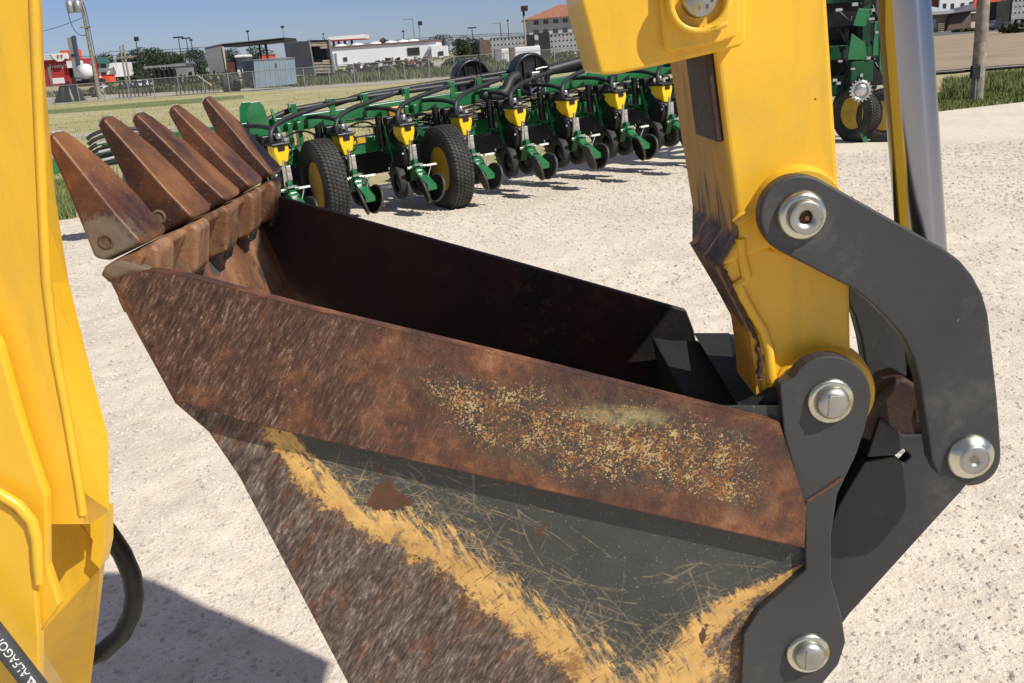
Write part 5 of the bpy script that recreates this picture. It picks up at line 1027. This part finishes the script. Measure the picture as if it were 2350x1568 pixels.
mb.build('wall_rib', GREYL, r); mb = MB(); mb.box(L(r, 634, 150, -.05), (.05, .06, .3)); mb.build('latch', DARKM, r)
r, W_, H = root('box_trailer', 'grey box trailer with broken boards across its open rear end', 'trailer', 655, 757, 93, 84, 135)
mb = MB(); mb.quad(L(r, 651, 99, 2.5), L(r, 708, 94), L(r, 722, 172), L(r, 664, 172, 2.5)); mb.quad(L(r, 651, 99, 2.5), L(r, 708, 94), L(r, 757, 92), L(r, 700, 97, 2.5)); mb.quad(L(r, 756, 92), L(r, 770, 168), L(r, 720, 168, 2.5), L(r, 705, 92, 2.5)); mb.build('side_wall', GREYW, r)
mb = MB(); mb.prism([L(r, 708, 93, -.05), L(r, 711, 93, -.05), L(r, 725, 172, -.05), L(r, 722, 172, -.05)], (0, .1, 0)); mb.build('rear_frame', GALV, r); mb = MB(); mb.prism([L(r, 753, 90, -.05), L(r, 757, 90, -.05), L(r, 769, 168, -.05), L(r, 765, 168, -.05)], (0, .1, 0)); mb.build('rear_frame', GALV, r)
mb = MB(); mb.quad(L(r, 709, 96, .6), L(r, 755, 93, .6), L(r, 767, 166, .6), L(r, 723, 168, .6)); mb.build('dark_inside', BLK, r)
for (x0, y0, x1, y1) in ((709, 95.5, 755, 99), (710, 100, 755, 105.5), (732, 106, 756, 111), (738, 137, 763, 141.5), (717, 142.5, 764, 147), (718, 149, 765, 154), (719, 156, 766, 161.5), (723, 164, 766, 167)):
    mb = MB(); s = (y0 - 93) * .18; mb.prism([L(r, x0 + 2, y0 + 1, .1), L(r, x1, y0, .1), L(r, x1 + 1, y1, .1), L(r, x0 + 3, y1 + 1, .1)], (0, .05, 0)); mb.build('board', WOODS, r)
lbox('axle', DARKM, r, 726, 166, 764, 174, .6, .4)
r, W_, H = root('fuel_canopy', 'white fuel station canopy with a red stripe', 'canopy', 752, 836, 82, 190, 90)
mb = MB(); mb.prism([L(r, 753, 85.5), L(r, 835, 79), L(r, 835, 88), L(r, 753, 92.5)], (0, 8, 0)); mb.build('fascia', WHITEW, r); mb = MB(); mb.prism([L(r, 753, 92.6, -.05), L(r, 835, 88, -.05), L(r, 835, 90, -.05), L(r, 753, 95, -.05)], (0, 8, 0)); mb.build('stripe', REDW, r)
for px in (764, 776, 790, 806): lbox('column', BLUED, r, px, 92, px + 5, 130, 2, .5)
r, W_, H = root('warehouse', 'long low white warehouse with a brown roof edge and domed skylights', 'building', 756, 1042, 105, 125, 130)
mb = MB(); mb.prism([L(r, 750, 112), L(r, 1002, 94.5), L(r, 1008, 134), L(r, 750, 155)], (0, 12, 0)); mb.build('wall', WHITEW, r); mb = MB(); mb.loft([L(r, 750, 108.5, -.2), L(r, 1003, 91, -.2), L(r, 1003, 95, -.2), L(r, 750, 112.5, -.2)], [v + Vector((0, 13, 0)) for v in (L(r, 750, 108.5, -.2), L(r, 1003, 91, -.2), L(r, 1003, 95, -.2), L(r, 750, 112.5, -.2))]); mb.build('roof', BROWNR, r)
for px, py in ((782, 107.5), (820, 105), (862, 102), (897, 99.5), (925, 97.5), (948, 96)):
    q = L(r, px, py, 3); mb = MB(); mb.lathe(q + Vector((0, 0, -.4)), (0, 0, 1), [(0, 1.05), (.35, .95), (.65, .6), (.75, 0)], 14); mb.build('skylight', WHITEW, r)
lbox('door', GREYL, r, 757, 124, 770, 156, -.08, .07); lbox('door', GALV, r, 771, 122, 774, 160, -.14, .1); lbox('window', GLASS, r, 788, 132, 797, 141, -.08, .07); lbox('door', DARKM, r, 935, 109.5, 963, 127, -.08, .07)
lbox('annex', WHITEW, r, 990, 106, 1027, 130, -2.5, 2.4); lbox('annex_side', GREYL, r, 984, 107, 990, 128, -1.5, 1.4); lbox('window', GLASS, r, 1006, 118, 1018, 128, -2.6, .07)
# scrap rows in front of the warehouse
rs = random.Random(5)
for i, (x0, x1, y0, yb, Y, lab) in enumerate(((872, 935, 128, 145, 112, 'row of rusty machine frames on racks before the warehouse'), (930, 985, 126, 142, 112, 'dark machine parts stacked right of the rack'), (795, 850, 140, 160, 100, 'heap of brown scrap beside the warehouse door'), (850, 905, 145, 162, 96, 'heap of pale scrap metal in the weeds'), (905, 990, 140, 160, 100, 'low heap of white and grey scrap'))):
    r, W, H = root('scrap_heap', lab, 'scrap', x0, x1, y0, Y, (y0 + yb) / 2, 'scrap heaps before the warehouse')
    for k, mt in enumerate((DARKM, RUSTM, GALV)):
        b = MB()
        for _ in range(22):
            x = rs.uniform(-.5, .5) * W; z = rs.uniform(.05, .9) * H * (1 - abs(x / W) * .5); b.box((x, rs.uniform(-.6, .6), z), (rs.uniform(.1, .9), rs.uniform(.1, .5), rs.uniform(.08, .4)), Matrix.Rotation(rs.uniform(-.6, .6), 3, 'Y') @ Matrix.Rotation(rs.uniform(0, 3), 3, 'Z'))
        o = b.build(('dark_scrap', 'rusty_scrap', 'pale_scrap')[k], mt, r); o['kind'] = 'stuff'
# livestock trailers and neighbours
vm = NT('vent_holes', .6); fx_ = vm.math('FRACT', vm.math('MULTIPLY', vm.sep()[0], 2.3)); vm.set('Base Color', vm.mix(vm.step(fx_, .48, .5), (.012, .012, .012), (.42, .43, .42))); VENT = vm.m
def stock(label, x0, x1, yt, yb, Y, slope):
    r, W, H = root('livestock_trailer', label, 'trailer', x0, x1, yt, Y, (yt + yb) / 2, 'grey livestock trailers')
    zb = .9; part('side_wall', LIVE, r, ((0, 1.25, (zb + H) / 2), (W, 2.5, H - zb)))
    for rr in range(3): part('vent_row', VENT, r, ((0, -.01, lerp(zb, H, (.3, .6, .88)[rr])), (W * .99, .02, .15)))
    part('top_rail', GALV, r, ((0, -.03, H - .05), (W, .08, .12))); part('bottom_rail', GALV, r, ((0, -.03, zb), (W, .08, .14)))
    for k in (-.36, -.24, .3, .42): m = xform(tyre_mb(.5, .3, .28, False, 18), Matrix.Translation((k * W, .3, .5)) @ Matrix.Rotation(math.pi / 2, 4, 'Z')); m.build('wheel', TYRE, r)
    return r
stock('perforated grey livestock trailer, the longest, left of the lamp post', 1125, 1208, 84, 128, 120, 0); stock('perforated grey livestock trailer at the edge of the yellow sleeve', 1262, 1480, 70, 112, 112, 0)
for (x0, x1, yt, yb, Y, lab) in ((1101, 1128, 92, 150, 112, 'tall dark brown panel at the left end of the livestock trailers'), (1208, 1228, 80, 134, 113, 'tall dark panel just left of the vacuum fan lamp post'), (1238, 1262, 74, 130, 111, 'tall dark panel left of the nearer livestock trailer'), (1169, 1181, 109, 134, 108, 'short brown panel between two white tanks'), (1135, 1151, 113, 140, 108, 'short grey panel left of the white tanks')):  # upright panels stand for the rear ends of trailers
    r, W, H = root('trailer_end_panel', lab, 'trailer_end', x0, x1, yt, Y, (yt + yb) / 2, 'upright panels by the trailers'); part('panel', BROWNW if 'brown' in lab else GREYW if 'grey' in lab else DARKM, r, ((0, .15, H / 2), (W, .3, H))); part('edge', DARKM, r, ((-W / 2, .15, H / 2), (.12, .36, H + .05)))
for (x0, x1, yt, yb, Y, lab) in ((1150, 1169, 112, 136, 109, 'white square tank between short panels'), (1182, 1240, 107, 134, 110, 'white box body beside the lamp post')):
    r, W, H = root('white_tank', lab, 'tank', x0, x1, yt, Y, (yt + yb) / 2); part('body', WHITEW, r, ((0, .8, H * .55), (W, 1.6, H * .9)), bevel=.1); part('base', DARKM, r, ((0, .8, H * .05), (W * .9, 1.4, H * .1)))
p, pz = pole('tall lamp post with a boxy dark head left of the hotel', 1201, 20, 112, .13, plain('tan_steel', (.36, .30, .25), .6), 'lamp_post', 'lamp post'); part('lamp_head', DARKM, p, ((.1, -.2, pz), (.75, .6, .55))); part('bracket', DARKM, p, ((0, 0, pz - .5), (.25, .25, .5)))
r, W_, H = root('hotel', 'pale grey hotel with a terracotta roof behind the trailers', 'building', 1212, 1400, 60, 200, 75)
mb = MB(); mb.prism([L(r, 1211, 44), L(r, 1420, 27), L(r, 1430, 120), L(r, 1219, 120)], (0, 14, 0)); mb.build('wall', GREYL, r)
mb = MB(); e0, e1 = L(r, 1200, 46.5, -1.5), L(r, 1440, 25, -1.5); k0, k1 = L(r, 1282, 11, 7), L(r, 1420, 0, 7); b0_, b1_ = e0 + Vector((0, 17, 0)), e1 + Vector((0, 17, 0)); mb.add([e0, e1, b1_, b0_, k0, k1], [(0, 1, 5, 4), (2, 3, 4, 5), (3, 0, 4), (1, 2, 5), (0, 3, 2, 1)]); mb.build('roof', TERRA, r)
for j, y in enumerate((48, 70, 92)):
    for i, px in enumerate((1225, 1247, 1270, 1292, 1315)):
        dy_ = -.08 * (px - 1225)
        w_ = lbox('window', GLASS, r, px, y - i * 1.7, px + 5, y + 9 - i * 1.7, -.12, .1); w_ = lbox('window', GLASS, r, px + 6, y - i * 1.7, px + 11, y + 9 - i * 1.7, -.12, .1)
# fence
FY = 73.0
fx0, fx1 = AT(60, 200, FY).x, AT(1560, 140, FY).x
f_ = thing('wire_fence', 'grey steel post and rail wire fence between the field and the yard', 'fence', ((fx0 + fx1) / 2, FY, 0)); n = 26
for i in range(n + 1):
    m = MB(); x = (i / n - .5) * (fx1 - fx0); m.cyl((x, 0, 0), (x, 0, 1.45), .035, 6); m.build('post', GALV, f_)
m = MB(); m.cyl((-(fx1 - fx0) / 2, 0, 1.43), ((fx1 - fx0) / 2, 0, 1.43), .028, 6); m.build('top_rail', GALV, f_)
m = MB(); m.cyl((-(fx1 - fx0) / 2, 0, .12), ((fx1 - fx0) / 2, 0, .12), .012, 4); m.build('bottom_wire', GALV, f_)
me_ = NT('chain_link', .5, .4); xz = me_.sep(); u_ = me_.math('ADD', xz[0], xz[2]); v_ = me_.math('SUBTRACT', xz[0], xz[2])
def tri_(s): return me_.math('ABSOLUTE', me_.math('SUBTRACT', me_.math('FRACT', me_.math('MULTIPLY', s, 12.0)), .5))
al = me_.math('MAXIMUM', me_.step(tri_(u_), .455, .47), me_.step(tri_(v_), .455, .47)); me_.set('Alpha', al); me_.set('Base Color', (.4, .41, .41))
m = MB(); m.quad(Vector((-(fx1 - fx0) / 2, .03, .08)), Vector(((fx1 - fx0) / 2, .03, .08)), Vector(((fx1 - fx0) / 2, .03, 1.42)), Vector((-(fx1 - fx0) / 2, .03, 1.42))); m.build('chain_link_mesh', me_.m, f_)
# wires
def wire(label, pts, Y0, Y1, sag=6):
    a, b = AT(*pts[0], Y0), AT(*pts[1], Y1); m = MB(); m.tube([lerp(a, b, t) - a - Vector((0, 0, sag / F * Y0 * 4 * t * (1 - t))) for t in [i / 14 for i in range(15)]], .028 * Y0 / 120, 4); o = m.build('power_line', BLK, None); o.location = a; tag(o, label, 'power line', 'overhead wires')
wire('thin wire from the left pole to the frame edge', ((98, 72), (191, 40)), 86, 86, 2); wire('upper overhead wire above the warehouse', ((838, 100), (1215, 76)), 165, 165, -4); wire('lower overhead wire above the warehouse', ((905, 98), (1215, 80)), 175, 175, -3); wire('overhead wire crossing the dark trees', ((250, 118), (470, 108)), 125, 125, 2); wire('second overhead wire crossing the dark trees', ((180, 130), (460, 115)), 140, 140, 2); wire('overhead wire above the box trailer', ((655, 92), (745, 95)), 140, 140, 2)
# ------------------------------------------------------------------ right side
g = G(2240, 233); t = thing('utility_pole', 'weathered wooden post with a meter box in the grass on the right', 'utility pole', (g.x, g.y, 0)); m = MB(); m.tube([(0, 0, 0), (.01, 0, 1.5), (0, 0, 3.2), (0, 0, 5.5)], [.135, .13, .122, .11], 12); m.build('pole', WOODP, t)
k = g.y / F; part('meter_box', DARKM, t, ((-.13, -.14, .62), (.17, .12, .26)), bevel=.01); part('bracket', GALV, t, ((-.02, -.15, .64), (.05, .04, .26))); m = MB(); m.cyl((-.10, -.13, 0), (-.10, -.13, .5), .018, 6); m.build('conduit', GALV, t)
for lab, a, b in (('black pipe rail running left from the wooden post', (1900, 190), (2233, 160.5)), ('black pipe rail running right from the wooden post', (2250, 159.5), (2520, 138))):
    pa, pb = AT(*a, g.y), AT(*b, g.y); m = MB(); m.tube([lerp(Vector((0, 0, 0)), pb - pa, i / 8) + Vector((0, 0, random.uniform(-.006, .006))) for i in range(9)], .045, 8); o = m.build('pipe_rail', BLK, None); o.location = pa; tag(o, lab, 'pipe', 'black pipe rail')
for (px, py, lab) in ((1905, 280, 'thin steel stake hidden behind the dipper'),): pass
r, W_, H = root('shop_building', 'tan single storey shop with a grey hipped roof beyond the asphalt', 'building', 2060, 2300, 40, 118, 50)
lbox('wall', TAN, r, 2050, 36, 2187, 72, 0, 10); mb = MB(); mb.prism([L(r, 2188, 30, -1.2), L(r, 2228, 27, -1.2), L(r, 2228, 66, -1.2), L(r, 2172, 72, -1.2)], (0, 3, 0)); mb.build('brick_bay', BROWNW, r); lbox('wall', TANL, r, 2229, 28, 2302, 66, 0, 10)
mb = MB(); e0, e1 = L(r, 2046, 40, -1.3), L(r, 2190, 31, -1.3); mb.loft([e0, e1, e1 + Vector((0, 0, .35)), e0 + Vector((0, 0, .35))], [e0 + Vector((0, 9, 1.0)), e1 + Vector((0, 9, 1.0)), e1 + Vector((0, 9, 1.3)), e0 + Vector((0, 9, 1.3))]); mb.build('roof', GREYL, r)
mb = MB(); e0, e1, k0, k1 = L(r, 2184, 31, -2), L(r, 2236, 24, -2), L(r, 2204, 16, 4), L(r, 2236, 7, 4); mb.add([e0, e1, k1, k0, e0 + Vector((0, 10, 0)), e1 + Vector((0, 10, 0))], [(0, 1, 2, 3), (3, 2, 5, 4), (0, 3, 4), (1, 5, 2), (0, 4, 5, 1)]); mb.build('roof', ROOFD, r)
lbox('roof_band', ROOFD, r, 2236, 19, 2304, 25, -.5, 8); lbox('trim', WHITEW, r, 2228, 25, 2304, 27.5, -.6, .3); lbox('door', WHITEW, r, 2132, 44, 2148, 66, -.1, .08); lbox('door', WHITEW, r, 2178, 48, 2186, 66, -.1, .08); lbox('window', GLASS, r, 2243, 38, 2249, 58, -.1, .08)
r, W_, H = root('white_hotel', 'white and orange multi storey hotel behind the tan shop', 'building', 2120, 2320, -30, 175, 0)
lbox('wall', WHITEW, r, 2156, -40, 2232, 70, 0, 14); lbox('orange_wing', ORW, r, 2100, -40, 2146, 70, 1, 12); lbox('dark_joint', BROWNW, r, 2146.2, -40, 2156, 70, .6, 10); lbox('orange_wing', ORW, r, 2236, -40, 2300, 70, 1, 12)
for px, y in ((2165, 8), (2183, 8), (2206, 7), (2226, 4), (2165, -16), (2183, -16), (2206, -17)): lbox('window', GLASS, r, px, y, px + 7, y + 12, -.1, .08)
for px, y in ((2134, 15), (2243, 4), (2262, 2), (2134, -8)): lbox('window', BROWNW, r, px, y, px + 9, y + 9, .9, .08)
r, W_, H = root('dark_container', 'tall black container beside the tan shop at the right edge', 'container', 2287, 2320, 3, 108, 25); part('body', DARKM, r, ((0, 1.2, H / 2), (W_, 2.4, H))); part('edge', BLK, r, ((W_ / 2, 1.2, H / 2), (.15, 2.5, H + .1)))
stock('perforated grey livestock trailer at the right edge of the photo', 2322, 2480, -8, 45, 109, 0)
car('grey sedan parked before the tan shop', 2270, 53, 34, 19, CARG, 'car', Y=106); car('black sedan parked beside the black container', 2300, 52, 34, 17, CARB, 'car', Y=101)
def cone(label, px, py):
    gg = G(px, py); t = thing('traffic_cone', label, 'traffic cone', (gg.x, gg.y, 0), 0, 'red cones on the asphalt'); m = MB(); m.lathe((0, 0, .05), (0, 0, 1), [(0, .2), (.5, .11), (.95, .05), (.97, 0)], 12); m.build('body', REDC, t); part('base', BLK, t, ((0, 0, .03), (.5, .5, .06))); m = MB(); m.lathe((0, 0, .22), (0, 0, 1), [(0, .172), (.14, .15)], 12); m.build('stripe', WHITEW, t)
cone('red and white cone before the grey sedan', 2281, 56); cone('red cone before the black sedan', 2313, 60); cone('small red cone beside the white shop door', 2148, 68)
r, W_, H = root('wooden_crate', 'stack of brown pallets against the shop wall', 'pallet stack', 2149, 2163, 52, 113, 60); part('pallet', WOODS, r, *[((0, 0, .1 + i * .2), (W_, 1.0, .08)) for i in range(5)])
for (px, py, wpx, hpx, lab) in ((2330, 76, 60, 22, 'dark green bush at the right edge beyond the dry field'), (2205, 74, 60, 6, 'low dark weeds at the edge of the asphalt')):
    g2 = G(px, py); Wd = wpx / F * g2.y / 2; Hd = hpx / F * g2.y; r2 = np.random.default_rng(px)
    V = np.concatenate([leaves(np.array([r2.uniform(-.7, .7) * Wd, r2.uniform(-.3, .3), Hd * r2.uniform(.3, .6)]), np.array([Wd * .5, .7, Hd * .4]), 130, .2, r2) for _ in range(7)]); V[:, 2] = np.abs(V[:, 2]); o = quads_obj('bush', V, BUSH); o.location = (g2.x, g2.y, 0); tag(o, lab, 'bush')
# ------------------------------------------------------------------ loose stones on the gravel
def stones(n, x0, x1, y0, y1, smin, smax, seed):
    rng = np.random.default_rng(seed); y = y0 + (y1 - y0) * rng.uniform(0, 1, n) ** 1.25; x = rng.uniform(-1, 1, n) * (.62 * y + .3); s = smin * (smax / smin) ** (rng.uniform(0, 1, n) ** 2.6) * (.6 + .12 * y)
    ok = (x > x0) & (x < x1); x, y, s = x[ok], y[ok], s[ok]; n = len(x)
    oct_ = np.array([(1, 0, 0), (.5, .87, 0), (-.5, .87, 0), (-1, 0, 0), (-.5, -.87, 0), (.5, -.87, 0), (.1, .05, .5), (0, 0, -.3)]); fs = np.array([(0, 1, 6), (1, 2, 6), (2, 3, 6), (3, 4, 6), (4, 5, 6), (5, 0, 6)])
    V = oct_[None] * (1 + rng.uniform(-.35, .35, (n, 8, 3))) * s[:, None, None]; a = rng.uniform(0, 6.28, n); ca, sa = np.cos(a)[:, None], np.sin(a)[:, None]
    X = V[..., 0] * ca - V[..., 1] * sa; Yv = V[..., 0] * sa + V[..., 1] * ca; V = np.stack([X + x[:, None], Yv + y[:, None], V[..., 2] + ground_h(x, y)[:, None]], -1).reshape(-1, 3); Fc = (fs[None] + (np.arange(n) * 8)[:, None, None]).reshape(-1, 3)
    me = bpy.data.meshes.new('gravel_stones'); me.from_pydata(V.tolist(), [], Fc.tolist()); o = bpy.data.objects.new('gravel_stones', me); COL.objects.link(o); return o
def mk_stone():
    m = NT('limestone_chips', .9); n = m.noise(40, 2); m.set('Base Color', m.ramp(n, [(.3, (.36, .31, .26)), (.45, (.54, .48, .41)), (.7, (.68, .62, .54))])); return m.m
o = stones(90000, -6, 9, 1.6, 14, .0022, .0165, 4); o.data.materials.append(mk_stone()); tag(o, 'loose pale limestone chips scattered over the gravel lot', 'gravel', None, 'stuff')
